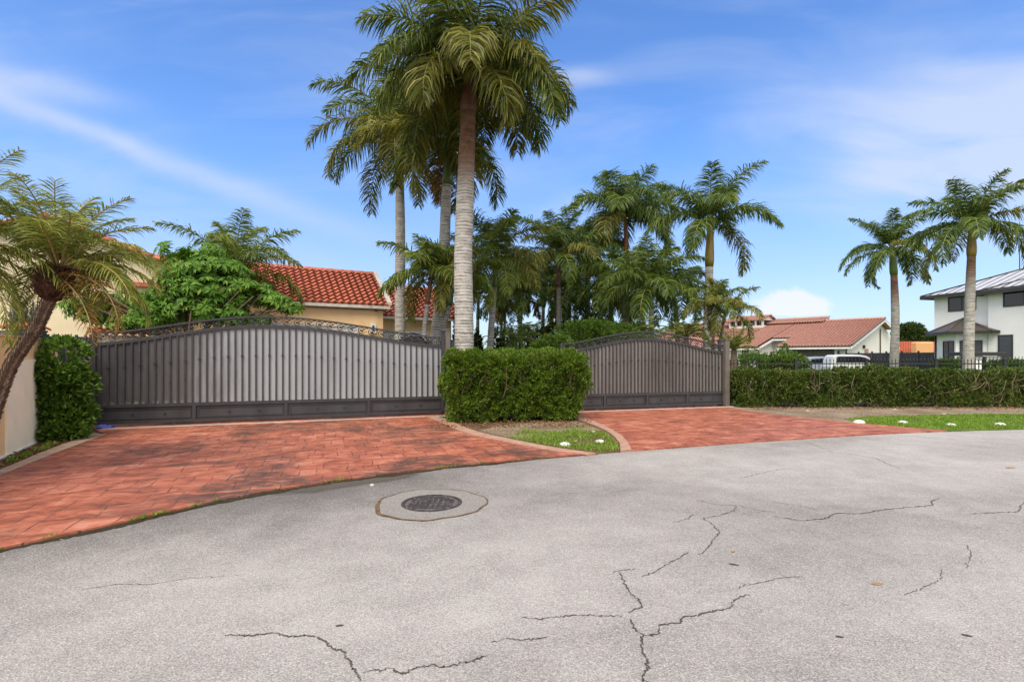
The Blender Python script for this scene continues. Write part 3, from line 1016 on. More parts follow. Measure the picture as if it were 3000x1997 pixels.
def stain(line, off0, off1, name='damp_stain'):
    """band beside a line, five rows across; attribute 'fade' is one in the middle and nought at the rim"""
    k = len(line)
    T = norm(np.gradient(line, axis=0))
    N = np.c_[T[:, 1], -T[:, 0]]
    rows = [np.c_[line + N * (off0 + (off1 - off0) * s), np.full(k, .0022)] for s in np.linspace(0, 1, 5)]
    fa = np.array([1, 1, .75, .4, 0])[:, None] * np.clip(np.minimum(np.arange(k), np.arange(k)[::-1]) / (k * .3), 0, 1)[None]
    m_ = MB()
    m_.loft(rows, MAT['stain'], closed=False)
    ob = m_.build(name, road)
    at = ob.data.attributes.new('fade', 'FLOAT', 'POINT')
    at.data.foreach_set('value', fa.ravel().astype(np.float32))


stain(resample(edge_between(-3.0, -.9), 40), .02, .50)


# manhole
mc = G(1265, 1474)
t = thing('manhole', (mc[0], mc[1], 0), 'round cast iron manhole cover set in a rust-rimmed concrete ring on the road', 'manhole cover')
m_ = MB()
a_ = np.linspace(0, 2 * pi, 72, endpoint=False)
R0 = .565 * (1 + .03 * np.sin(a_ * 3 + 1) + .02 * np.sin(a_ * 7) + .012 * np.sin(a_ * 13 + 2))
ci = .30
inner = np.c_[mc[0] + ci * np.cos(a_), mc[1] + ci * np.sin(a_), np.full(72, .006)]
outer = np.c_[mc[0] + R0 * np.cos(a_), mc[1] + R0 * np.sin(a_), np.full(72, .006)]
low = outer.copy()
low[:, 2] = -.01
m_.loft([low, outer, inner], MAT['collar'])
m_.build('asphalt_collar', t)
m_ = MB()
rng = np.random.default_rng(3)
rw = .006 + .012 * rng.random(72) + .026 * np.maximum(0, np.cos(a_ - 3.5)) ** 3
o1 = np.c_[mc[0] + (R0 + rw) * np.cos(a_), mc[1] + (R0 + rw) * np.sin(a_), np.full(72, .0068)]
o0 = np.c_[mc[0] + (R0 - .006) * np.cos(a_), mc[1] + (R0 - .006) * np.sin(a_), np.full(72, .0088)]
m_.loft([o1, o0], MAT['rustcrack'])
m_.build('rusty_joint', t)
m_ = MB()
m_.lathe((mc[0], mc[1], 0), [(.318, -.01), (.318, .012), (.285, .014), (.285, .004)], MAT['tread'], 48, False)
m_.build('iron_frame', t)
m_ = MB()
m_.lathe((mc[0], mc[1], 0), [(.278, -.01), (.278, .008), (.27, .010)], MAT['treaddust'], 48, False)
for gx in np.arange(-.26, .27, .058):
    for gy in np.arange(-.26, .27, .058):
        if gx * gx + gy * gy < .25 ** 2:
            m_.box((mc[0] + gx, mc[1] + gy, .013), (.046, .046, .010) if math.hypot(gx, gy) > .15 or rng.random() < .5 else (.034, .030, .010), MAT['tread'], .3)
m_.build('cover', t)

# little things on the road
def leaf_thing(u, v, L, wd, rot, mat, name, label, cat):
    p = G(u, v)
    m_ = MB()
    pts = []
    for k in range(9):
        s_ = k / 8
        pts.append((s_ - .5, wd * .5 * sin(pi * min(1, s_ * 1.05)) ** .8))
    P = []
    for sgn in (1, -1):
        for x, y in (pts if sgn > 0 else pts[::-1][1:-1]):
            P.append((p[0] + L * (x * cos(rot) - y * sgn * sin(rot)), p[1] + L * (x * sin(rot) + y * sgn * cos(rot))))
    P = np.array(P)
    k = len(P)
    bow = np.full(k, .007)
    V = np.vstack([np.c_[P, bow], np.c_[P, bow - .004]])
    m_.add(V, [list(range(k)), list(range(2 * k - 1, k - 1, -1))] + [[j, k + j, k + (j + 1) % k, (j + 1) % k] for j in range(k)], mat)
    o = m_.build(name, origin=(p[0], p[1], 0))
    return tag(o, label, cat)


leaf_thing(2150, 1654, .075, .22, -.45, MAT['litterdark'], 'seed_pod', 'dark seed pod lying on the road near a short crack', 'seed pod')
leaf_thing(2833, 1862, .050, .25, -.5, MAT['litterdark'], 'seed_pod', 'dark seed pod lying on the road at the lower right corner', 'seed pod')
leaf_thing(2570, 1711, .085, .35, .05, MAT['litter'], 'dry_leaf', 'tan dry leaf lying on the open asphalt at right', 'leaf')
leaf_thing(2148, 1616, .05, .35, .6, MAT['litter'], 'dry_leaf', 'small brown leaf lying beyond the dark seed pod', 'leaf')
leaf_thing(2960, 1370, .16, .4, .1, MAT['litter'], 'dry_leaf', 'brown leaf on the road near the right picture edge', 'leaf')
leaf_thing(2460, 1866, .04, .3, -.4, MAT['litterdark'], 'dead_twig', 'tiny dark twig on the asphalt towards the lower right', 'twig')
leaf_thing(995, 1833, .045, .3, .2, MAT['litterdark'], 'dead_twig', 'tiny dark twig on the asphalt above the long crack', 'twig')


def rocky(c, r, h, mat, name, label, cat, group=None, seed=1):
    rng = np.random.default_rng(seed)
    m_ = MB()
    prof = [(1.0, -.12), (1.02, .1), (.93, .45), (.72, .76), (.40, .95), (.1, 1.0)]
    a = np.linspace(0, 2 * pi, 18, endpoint=False)
    wob = 1 + .06 * np.sin(a * 2 + rng.random() * 6) + .04 * np.sin(a * 5 + rng.random() * 6)
    rings = [np.c_[c[0] + r * pr * wob * np.cos(a), c[1] + r * pr * wob * np.sin(a), np.full(18, z * h) + .01 * r * rng.normal(size=18)] for pr, z in prof]
    m_.loft(rings, mat, cap=True, smooth=True)
    return tag(m_.build(name, origin=(c[0], c[1], 0)), label, cat, group)


GD = 'white dome stones along the verge'
for i, (u, v, wpx, lab) in enumerate([
    (1655, 1306, 36, 'largest white dome stone, on the island grass near the driveway'),
    (1758, 1296, 29, 'white dome stone on the island grass close to its curved right border'),
    (1737, 1266, 16, 'flat white dome stone at the back of the island grass'),
    (2517, 1240, 34, 'white dome stone at the left end of the grass strip by the red driveway'),
    (2645, 1241, 30, 'second white dome stone from the left on the right grass strip'),
    (2786, 1248, 28, 'third white dome stone from the left on the right grass strip'),
    (2930, 1246, 28, 'white dome stone on the grass strip nearest the right picture edge')]):
    p = G(u, v)
    r = wpx / 2 / F * p[1]
    rocky(p, r, r * .62, MAT['stonewhite'], 'dome_stone', lab, 'stone', GD, i)
for i, (u, v, wpx, h, lab, mt) in enumerate([
    (1686, 1293, 10, .6, 'small pale pebble between the two white dome stones on the island', 'stonewhite'),
    (2823, 1217, 16, .5, 'low pale rock at the top edge of the right grass strip', 'rock'),
    (2765, 1213, 12, .5, 'small rock on the soil below the right hedge', 'rock'),
    (1090, 1421, 14, .7, 'loose grey stone in the gutter at the driveway edge', 'rock'),
    (2620, 1199, 9, .6, 'tiny rock on bare soil under the right hedge', 'rock'),
    (2365, 1203, 9, .6, 'tiny rock on the soil beside the right driveway', 'rock')]):
    p = G(u, v)
    r = wpx / 2 / F * p[1]
    rocky(p, r, r * h, MAT[mt], 'stone', lab, 'stone', None, 20 + i)


# ------------------------------------------------------------------ sliding gates
def gate(name, label, A2, B2, z_end, rise, peak, nbar, npan, z0, band_h, nscroll, panelmat, zpan, collars):
    A2, B2 = np.array(A2), np.array(B2)
    L = np.linalg.norm(B2 - A2)
    d = (B2 - A2) / L
    nrm = np.array([d[1], -d[0]])           # towards the camera
    d3, n3, up = np.r_[d, 0], np.r_[nrm, 0], np.array([0, 0, 1.])
    A3 = np.r_[A2, 0]
    root = thing(name, (A2[0], A2[1], 0), label, 'gate', 'sliding driveway gates')

    def zc(s):
        x = np.clip(s / L, 0, 1)
        x = np.where(x < peak, x / peak * .5, .5 + (x - peak) / (1 - peak) * .5)
        return z_end + rise * ((1 - np.cos(2 * pi * x)) / 2) ** .78

    def P(s, z, off=0.):
        return A3 + d3 * s + n3 * off + up * z

    # frame: bottom rail, middle rail, side stiles, curved rails
    m_ = MB()
    for za, h, dep in ((z0, .06, .07), (zpan - .035, .07, .07)):
        m_.obox(P(0, za, -dep / 2), d3 * L, n3 * dep, up * h, MAT['gatedark'])
    for s0, s1 in ((0, .07), (L - .07, L)):
        m_.obox(P(s0, z0 + .062, -.033), d3 * (s1 - s0), n3 * .066, up * (z_end + band_h - z0 - .064), MAT['gatedark'])
    ss = np.linspace(0, L, 64)
    for dz, hh in ((0, .05), (band_h, .04)):
        rings = []
        for s in ss:
            z = float(zc(s)) + dz
            rings.append([P(s, z, -.03), P(s, z, .03), P(s, z + hh, .03), P(s, z + hh, -.03)])
        m_.loft(rings, MAT['gatedark'], cap=True)
    for k in range(1, npan):
        s = L * k / npan
        m_.obox(P(s - .035, z0 + .062, -.03), d3 * .07, n3 * .066, up * (zpan - .037 - z0 - .062), MAT['gatedark'])
    m_.build('gate_frame', root)
    # sheet
    m_ = MB()
    sA = np.linspace(.071, L - .071, 60)
    bot = np.array([P(s, zpan + .037, -.012) for s in sA])
    top = np.array([P(s, float(zc(s)) - .002, -.012) for s in sA])
    m_.strip(bot, top, panelmat)
    m_.strip(top - n3 * .004, bot - n3 * .004, panelmat)
    m_.build('backing_sheet', root)
    # bars
    for k in range(nbar):
        s = .071 + (k + .5) * (L - .142) / nbar
        z = float(zc(s))
        m_ = MB()
        m_.obox(P(s - .017, zpan + .037, -.006), d3 * .034, n3 * .034, up * (z - zpan - .039), MAT['gatebar'])
        if k % 2 == collars:
            zk = zpan + (z - zpan) * .63
            m_.obox(P(s - .030, zk - .008, -.004), d3 * .060, n3 * .052, up * .016, MAT['gatebar'])
            m_.obox(P(s - .022, zk - .022, -.003), d3 * .044, n3 * .044, up * .012, MAT['gatebar'])
            m_.obox(P(s - .022, zk + .010, -.003), d3 * .044, n3 * .044, up * .012, MAT['gatebar'])
        m_.build('bar', root)
    # kick panels
    for k in range(npan):
        s0, s1 = L * k / npan + .072 / (2 if k else 1), L * (k + 1) / npan - .072 / (2 if k < npan - 1 else 1)
        m_ = MB()
        za, zb = z0 + .062, zpan - .037
        m_.obox(P(s0, za, -.012), d3 * (s1 - s0), n3 * .008, up * (zb - za), MAT['lowpanel'])
        fr = .022
        for (q0, q1, y0, y1) in ((s0 + .03, s1 - .03, za + .03, za + .03 + fr), (s0 + .03, s1 - .03, zb - .03 - fr, zb - .03)):
            m_.obox(P(q0, y0, -.003), d3 * (q1 - q0), n3 * .016, up * (y1 - y0), MAT['gatedark'])
        for q in (s0 + .03, s1 - .03 - fr):
            m_.obox(P(q, za + .03 + fr, -.003), d3 * fr, n3 * .016, up * (zb - za - .06 - 2 * fr), MAT['gatedark'])
        pn = m_.build('kick_panel', root)
        for fq in (.36, .70):
            m_ = MB()
            s = s0 + (s1 - s0) * fq
            zm = (za + zb) / 2
            m_.obox(P(s - .028, zm + .005, -.002), d3 * .056, n3 * .02, up * .010, MAT['gatedark'])
            m_.obox(P(s - .018, zm - .008, -.002), d3 * .036, n3 * .028, up * .013, MAT['gatedark'])
            m_.build('stud', pn)

    # scrollwork between the curved rails
    m_ = MB()
    pitch = L / nscroll
    th = np.linspace(0, 1, 22)
    for k in range(nscroll):
        sc = (k + .5) * pitch
        zc0 = float(zc(sc))
        slope = float(zc(sc + .05) - zc(sc - .05)) / .1
        hh = band_h - .05
        cz = .05 + hh * .5
        pts = []
        for q in th:                       # inner spiral
            ang = 2 * pi * 1.55 * q + .4
            r = hh * (.48 - .40 * q)
            pts.append((r * cos(ang), r * sin(ang)))
        tail = [(-pitch * .95, -hh * .43), (-pitch * .62, -hh * .47), (-pitch * .30, -hh * .40), (hh * .10, -hh * .46), (hh * .33, -hh * .36)]
        tail2 = [(pitch * .20, hh * .18), (pitch * .38, hh * .36), (pitch * .52, hh * .47), (pitch * .70, hh * .40)]
        bud = [(hh * .30, -hh * .18), (pitch * .44, -hh * .08), (pitch * .55, hh * .06)]
        for path, r in ((pts, .0105), (smooth_path(np.array(tail), 5), .0105), (smooth_path(np.array(tail2), 4), .0095), (smooth_path(np.array(bud), 4), .008)):
            P3 = []
            for x, y in path:
                s = sc + x
                if s < .075 or s > L - .075:
                    continue
                P3.append(P(s, zc0 + cz + y + slope * x))
            if len(P3) > 2:
                m_.tube(P3, r, MAT['gatedark'], 5)
        m_.lathe(P(sc + .012, zc0 + cz, 0), [(.004, -.022), (.022, -.010), (.026, 0), (.020, .012), (.004, .02)], MAT['gatedark'], 7)
    m_.build('scrollwork', root)
    # rollers
    for s in (L * .2, L * .8):
        m_ = MB()
        c = P(s, z0 - .02, 0)
        m_.tube([c - n3 * .03, c + n3 * .03], .035, MAT['gatedark'], 12)
        m_.build('roller', root)
    return root


gate('driveway_gate', 'wide grey metal gate with faded sheet backing, between tall shrub and clipped hedge', gl0, gl1, 1.785, .445, .455, 52, 4, .075, .24, 31, MAT['gatepanel'], .47, 1)
gate('driveway_gate', 'smaller brownish metal gate to the right of the clipped hedge', gr0, gr1, 1.64, .385, .5, 46, 4, .075, .23, 24, MAT['gatepanel2'], .45, 0)


def post(name, c, wd, h, mat, label, cap=None, group='gate posts'):
    t = thing(name, (c[0], c[1], 0), label, 'post', group)
    m_ = MB()
    m_.cbox((c[0], c[1], h / 2), (wd, wd, h), mat, math.atan2(gdir[1], gdir[0]), .008)
    m_.build('shaft', t)
    m_ = MB()
    m_.cbox((c[0], c[1], h + .0135), (wd + .03, wd + .03, .025), cap or mat, math.atan2(gdir[1], gdir[0]), .008)
    m_.build('cap', t)
    return t


pl_ = W(258, 1200, 10.9)
post('gate_post', pl_[:2], .12, 1.72, MAT['postbrown'], 'taupe gate post beside the tall shrub')
post('gate_post', W(1312, 1200, 13.85)[:2], .115, 2.25, MAT['postbrown'], 'taupe gate post rising at the left edge of the clipped hedge')
post('gate_post', W(2127, 1190, 16.05)[:2], .155, 2.06, MAT['postbrown'], 'taupe gate post at the right end of the smaller gate')
for u_, d_, h_, lab in ((1297, 14.0, 2.22, 'dark guide post directly behind the wide gate end'), (1325, 14.1, 1.98, 'short dark guide post between taupe post and big palm'),
                        (2108, 16.3, 2.05, 'dark guide post behind the right end of the smaller gate'), (271, 11.55, 2.02, 'dark steel post behind the left end of the wide gate')):
    post('guide_post', W(u_, 1100, d_)[:2], .09, h_, MAT['ironblue'], lab, group='dark guide posts')

# blue plastic thing lying at the gate's left foot
bp = G(282, 1262)
m_ = MB()
m_.cbox((bp[0], bp[1] + .25, .05), (.30, .16, .055), MAT['bluetarp'], .3, .02)
m_.cbox((bp[0] - .05, bp[1] + .24, .09), (.16, .12, .025), MAT['bluetarp'], .5, .01)
tag(m_.build('plastic_sheet', origin=(bp[0], bp[1] + .25, 0)), 'blue folded plastic lying under the left end of the wide gate', 'plastic sheet')

# ------------------------------------------------------------------ left boundary wall
wa = wl0 - wdir * 4.2
wb = wl0 + wdir * 3.0
wn = np.array([wdir[1], -wdir[0]])      # towards the road
t = thing('boundary_wall', (wl0[0], wl0[1], 0), 'tan stucco boundary wall with a pale recessed panel, behind the leaning palm', 'wall')
w3, n3w, up = np.r_[wdir, 0], np.r_[wn, 0], np.array([0, 0, 1.])
m_ = MB()
wo = np.r_[wa, 0]
LW = np.linalg.norm(wb - wa)
m_.obox(wo - n3w * .22, w3 * LW, n3w * .2, up * 1.86, MAT['tan'])
m_.build('wall_body', t)
m_ = MB()
m_.obox(wo - n3w * .24, w3 * LW, n3w * .25, up * .03 , MAT['tan'])
for v_ in m_.v:
    v_[:, 2] += 1.862
m_.build('coping', t)
m_ = MB()
s_panel = 4.2 + .12
m_.obox(wo + w3 * s_panel - n3w * .018, w3 * (LW - s_panel - .02), n3w * .03, up * 1.50, MAT['creamlight'])
m_.obox(wo + w3 * .3 - n3w * .018, w3 * (s_panel - .75), n3w * .03, up * 1.50, MAT['creamlight'])
m_.build('panel', t)
m_ = MB()
m_.obox(wo - n3w * .016 , w3 * (LW - 1.2), n3w * .05, up * .035, MAT['whitepaint'])
m_.build('base_strip', t)

# dark iron fence on top of the wall, with arches and pickets
fa, fb = wl0 + wdir * 1.55, wl0 + wdir * 3.6
t = thing('iron_arch_fence', (fa[0], fa[1], 0), 'blue-black iron fence with pointed arches rising behind the tan wall', 'fence')
fo = np.r_[fa, 0] - n3w * .35
LFc = np.linalg.norm(fb - fa)
m_ = MB()
m_.obox(fo + up * .2, w3 * LFc, n3w * .03, up * 1.75, MAT['ironblue'])
m_.build('sheet_panel', t)
m_ = MB()
for z in (1.955, 2.05):
    m_.obox(fo + up * z - n3w * .02, w3 * LFc, n3w * .06, up * .04, MAT['ironblue'])
m_.build('top_rail', t)
for k in range(4):
    c0 = .24 + k * .5
    pts = []
    for q in np.linspace(-1, 1, 19):
        pts.append(fo + w3 * (c0 + .20 * q) + up * (1.96 + .42 * (1 - abs(q) ** 2.2)))
    m_ = MB()
    m_.tube(pts, .028, MAT['ironblue'], 7)
    pts = []
    for q in np.linspace(-1, 1, 15):
        pts.append(fo + w3 * (c0 + .12 * q) + up * (1.96 + .26 * (1 - abs(q) ** 2.2)))
    m_.tube(pts, .022, MAT['ironblue'], 7)
    m_.build('arch', t)
for k in range(17):
    s = .02 + k * .122
    q = ((s - .24 + .25) % .5 - .25) / .25
    zt = 2.30 + .32 * (1 - abs(q))
    m_ = MB()
    m_.tube([fo + w3 * s + up * 1.95, fo + w3 * s + up * (zt - .1)], .015, MAT['ironblue'], 5)
    m_.tube([fo + w3 * s + up * (zt - .1), fo + w3 * s + up * (zt - .07), fo + w3 * s + up * (zt + .06)], [.013, .026, .002], MAT['ironblue'], 5)
    m_.build('picket', t)
# dark board panel joining the wall fence and the gate
pa, pb = wl0 + wdir * 3.62 - wn * .35, gl0 + gn * .35 + gdir * -.05
t = thing('sheet_fence', (pa[0], pa[1], 0), 'short dark metal board panel between arched fence and wide gate', 'fence')
v3 = np.r_[pb - pa, 0]
m_ = MB()
m_.obox(np.r_[pa, 0], v3, np.r_[-norm(v3)[1], norm(v3)[0], 0] * .03, up * 1.98, MAT['ironblue'])
m_.build('board_sheet', t)
m_ = MB()
for k in range(6):
    m_.obox(np.r_[pa, 0] + v3 * (k / 5 * .94 + .01) + np.array([.03, -.05, .02]), norm(v3) * .04, np.array([0, .03, 0]), up * 2.0, MAT['ironblue'])
m_.build('stile', t)

# tile-capped pillar behind the wall
pc = W(70, 960, 9.4)
t = thing('tile_capped_pillar', (pc[0], pc[1], 0), 'cream pillar with dark bracket and orange tile cap behind the tan wall', 'pillar')
m_ = MB()
m_.box((pc[0], pc[1], .95), (.34, .34, 1.9), MAT['cream'])
m_.build('column', t)
m_ = MB()
m_.box((pc[0], pc[1], 1.955), (.44, .44, .11), MAT['ironblue'])
for k in (-1, 0, 1):
    m_.lathe((pc[0] + k * .12, pc[1] - .222, 1.955), [(.03, -.03), (.045, 0), (.03, .03)], MAT['ironblue'], 8)
m_.build('bracket', t)
m_ = MB()
for k in range(4):
    c = np.array([pc[0] - .195 + k * .13, pc[1], 2.03])
    ang = np.linspace(0, pi, 7)
    rings = [[(c[0] + .07 * cos(q), c[1] + yy, c[2] + zz + .055 * sin(q)) for q in ang] for yy, zz in ((-.27, 0), (0, .09), (.27, 0))]
    m_.loft(rings, MAT['tileorange'], closed=False)
    rings = [[(c[0] + .06 * cos(q), c[1] + yy, c[2] + zz - .01 + .045 * sin(q)) for q in ang] for yy, zz in ((-.27, 0), (0, .09), (.27, 0))]
    m_.loft(rings, MAT['tileorange'], closed=False)
    m_.tube([c + np.array([0, 0, .13]), c + np.array([0, 0, .20])], .014, MAT['tiledark'], 6)
m_.build('tile_cap', t)


# ------------------------------------------------------------------ roof tiles
def tiles(mb, p0, e, up_, W_, H_, mat, tw=.24, row=.34, amp=.035, clip=None, seg=6, lift=.0755):
    """S-tile roof slope: p0 eave-left corner, e unit along the eave, up_ unit up the slope"""
    p0, e, up_ = map(lambda q: np.asarray(q, float), (p0, e, up_))
    nn = norm(np.cross(e, up_))
    if nn[2] < 0:
        nn = -nn
    nr = max(1, int(round(H_ / row)))
    rh = H_ / nr
    ns = max(8, int(round(W_ / tw)) * seg)
    s = np.linspace(0, W_, ns + 1)
    ph = (s / tw) * 2 * pi
    wav = amp * (np.sin(ph) * .8 + .35 * np.abs(np.sin(ph / 2 + .4)))
    rows = []
    for r in range(nr):
        jz = RNG.normal() * .002
        for h, dz in ((r * rh, lift + jz), ((r + 1) * rh, 0.0)):
            ss = s
            if clip:
                a, b = clip(h)
                ss = np.clip(s, a, b)
            rows.append(p0 + ss[:, None] * e + h * up_ + (wav + dz)[:, None] * nn)
    R = np.array(rows)
    m, k = R.shape[:2]
    fs = np.array([[i * k + j, i * k + j + 1, (i + 1) * k + j + 1, (i + 1) * k + j] for i in range(m - 1) for j in range(k - 1)])
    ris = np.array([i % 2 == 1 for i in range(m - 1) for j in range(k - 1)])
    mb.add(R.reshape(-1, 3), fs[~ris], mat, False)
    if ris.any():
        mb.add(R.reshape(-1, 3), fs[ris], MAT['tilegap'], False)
    # front lip of the lowest row
    lip = R[0] - nn * (lift + .02)
    mb.strip(lip, R[0], mat)


def ridge_tiles(mb, a, b, mat, r=.09, L=.38, side=None):
    a, b = np.asarray(a, float), np.asarray(b, float)
    n = max(1, int(np.linalg.norm(b - a) / L))
    d = norm(b - a)
    sd = norm(np.cross(d, [0, 0, 1]))
    for k in range(n):
        q0 = a + (b - a) * k / n
        q1 = a + (b - a) * (k + 1.06) / n
        ang = np.linspace(-.15, pi + .15, 8)
        rings = [[q + sd * rr * cos(x) + np.array([0, 0, 1]) * rr * sin(x) for x in ang] for q, rr in ((q0, r * 1.1), (q1, r * .92))]
        mb.loft(rings, mat, closed=False, smooth=True)
        rings[0] = [q0 + sd * r * .7 * cos(x) + np.array([0, 0, 1]) * r * .7 * sin(x) for x in ang]
        mb.loft([rings[0], [q0 + sd * r * 1.1 * cos(x) + np.array([0, 0, 1]) * r * 1.1 * sin(x) for x in ang]], mat, closed=False)


# ------------------------------------------------------------------ peach house with red tiles
he = np.array([-.866, -.5, 0])
hn = np.array([-.5, .866, 0])


def window(mb_parent, o, ex, w_, h_, out, frame_mat, glass_mat, mull=1, fr=.06, name='window', dep=.05):
    """window part (frame) with a pane sub-part; o lower-left corner on the wall, out = unit normal outwards"""
    ex, out = np.asarray(ex, float), np.asarray(out, float)
    m_ = MB()
    z = np.array([0, 0, 1.])
    m_.obox(o, ex * fr, out * dep, z * h_, frame_mat)
    m_.obox(o + ex * (w_ - fr), ex * fr, out * dep, z * h_, frame_mat)
    m_.obox(o + ex * fr, ex * (w_ - 2 * fr), out * dep, z * fr, frame_mat)
    m_.obox(o + ex * fr + z * (h_ - fr), ex * (w_ - 2 * fr), out * dep, z * fr, frame_mat)
    for k in range(1, mull + 1):
        m_.obox(o + ex * (w_ * k / (mull + 1) - fr / 3) + z * fr, ex * fr * .66, out * dep * .9, z * (h_ - 2 * fr), frame_mat)
    wn_ = m_.build(name, mb_parent)
    m_ = MB()
    m_.obox(o + ex * fr * .9 + z * fr * .9, ex * (w_ - 1.8 * fr), out * dep * .45, z * (h_ - 1.8 * fr), glass_mat)
    m_.build('pane', wn_)
    return wn_


C = np.array([-4.96, 20.0, 0])
EZ = 3.50
hA = thing('peach_house', C, 'peach stucco house with red clay tile roof beyond the wide gate', 'house')
m_ = MB()
m_.obox(C + he * 0, he * 9.5, hn * 3.0, up * EZ, MAT['peach'])
m_.build('garage_wall', hA)
m_ = MB()
ra, rrun, rrise = -0.15, 1.95, 1.50
ov = .16
pA = C - he * .12 - hn * ov + up * EZ
sl = norm(hn * (rrun + ov) + up * rrise)
Hs = math.hypot(rrun + ov, rrise)
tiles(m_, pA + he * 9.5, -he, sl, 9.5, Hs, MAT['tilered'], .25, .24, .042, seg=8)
m_.obox(pA + he * 9.5 - up * .06, -he * 9.5, sl * Hs, norm(np.cross(he, sl)) * -.03 * np.sign(np.cross(he, sl)[2]), MAT['tiledark'])
rf = m_.build('garage_roof', hA)
m_ = MB()
topA = pA + sl * Hs - up * .015
ridge_tiles(m_, topA, topA + he * 9.5, MAT['tilered'], .10)
m_.build('ridge_cap', rf)
m_ = MB()
m_.obox(pA - he * .02 + up * .02, -he * .16, sl * (Hs + .05), up * .10, MAT['flashing'])
m_.build('rake_flashing', rf)
m_ = MB()
m_.obox(pA + he * 9.5 - up * .14 - hn * .06, -he * 9.6, hn * .12, up * .11, MAT['flashing'])
m_.obox(pA + he * 9.5 - up * .20 + hn * .10, -he * 9.45, hn * (ov - .12), up * .05, MAT['gutterpipe'])
m_.build('gutter', hA)
# back slope and rear parapet with its tile end
m_ = MB()
q = topA + hn * .3 - he * .30
m_.obox(q - up * 1.6, he * 1.1, hn * 1.2, up * 1.45, MAT['peach'])
m_.obox(q - up * .13 - he * .08, he * 1.25, hn * 1.3, up * .10, MAT['tilered'])
m_.build('parapet', hA)
window(hA, C + he * .95 + up * .1, he, 3.2, 2.62, -hn, MAT['garage'], MAT['garage'], 0, .07, 'garage_door')
# wall lantern and camera, relief diamonds
m_ = MB()
lp = C + he * .42 + up * 2.62 - hn * .1
m_.box(lp, (.20, .12, .36), MAT['whitepaint'], radians(30))
m_.box(lp - hn * .065, (.08, .02, .20), MAT['darktrim'], radians(30))
m_.build('wall_lantern', hA)
m_ = MB()
lp = C + he * .28 + up * 3.32 - hn * .12
m_.tube([lp + hn * .1, lp, lp - hn * .12 - up * .03], [.05, .05, .035], MAT['darktrim'], 8)
m_.build('security_camera', hA)
m_ = MB()
for s_ in (3.5,):
    o_ = C + he * s_ + up * 2.83 - hn * .002
    m_.wallpoly([o_, o_ + he * .36, o_ + he * .18 + up * .30], -hn * .025, MAT['tan'])
m_.build('wall_relief', hA)
# rear wing
CB = np.array([-2.92, 25.0, 0])
EZB = 3.36
m_ = MB()
m_.obox(CB, he * 6.0, hn * 3.5, up * EZB, MAT['peach'])
m_.build('rear_wing_wall', hA)
m_ = MB()
pB = CB - he * .35 - hn * .4 + up * EZB
slB = norm(hn * 2.6 + up * 1.65)
HB = math.hypot(2.6, 1.65)
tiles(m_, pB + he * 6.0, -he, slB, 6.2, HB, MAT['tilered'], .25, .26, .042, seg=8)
m_.obox(pB + he * 6.0 - up * .06, -he * 6.2, slB * HB, up * .02, MAT['tiledark'])
rf = m_.build('rear_wing_roof', hA)
m_ = MB()
topB = pB + slB * HB - up * .015
ridge_tiles(m_, topB - he * .2, topB + he * 6.0, MAT['tilered'], .10)
m_.build('ridge_cap', rf)
m_ = MB()
m_.obox(pB + he * 6.0 - up * .14 - hn * .06, -he * 6.2, hn * .12, up * .11, MAT['flashing'])
m_.build('rear_gutter', hA)
window(hA, CB + he * 1.2 + up * .1, he, 3.0, 2.60, -hn, MAT['whitepaint'], MAT['whitepaint'], 0, .07, 'garage_door')
m_ = MB()
o_ = CB + he * 2.2 + up * 2.86 - hn * .002
m_.wallpoly([o_, o_ + he * .36, o_ + he * .18 + up * .30], -hn * .025, MAT['tan'])
m_.build('wall_relief', hA)

# dark arched top of something parked behind the scrollwork (small tarp-covered trailer hood)
cb = W(1214, 985, 16.2)
t = thing('covered_trailer', (cb[0], cb[1], 0), 'small black covered trailer with arched top behind the wide gate', 'trailer')
m_ = MB()
ang = np.linspace(0, pi, 14)
rings = [[(cb[0] + .55 * cos(q) * kk, cb[1] + yy, 1.25 + 1.03 * sin(q) ** .8 * kk) for q in ang] for yy, kk in ((-.5, .9), (-.4, 1), (.8, 1), (.9, .9))]
m_.loft(rings, MAT['carblack'], cap=True, smooth=True)
m_.build('hood', t)
m_ = MB()
m_.box((cb[0], cb[1] + .2, .80), (1.0, 1.5, .85), MAT['carblack'])
m_.build('body', t)
for sx_ in (-1, 1):
    m_ = MB()
    m_.tube([(cb[0] + sx_ * .50, cb[1] + .2, .3), (cb[0] + sx_ * .62, cb[1] + .2, .3)], .3, MAT['tyre'], 18)
    m_.build('wheel', t)

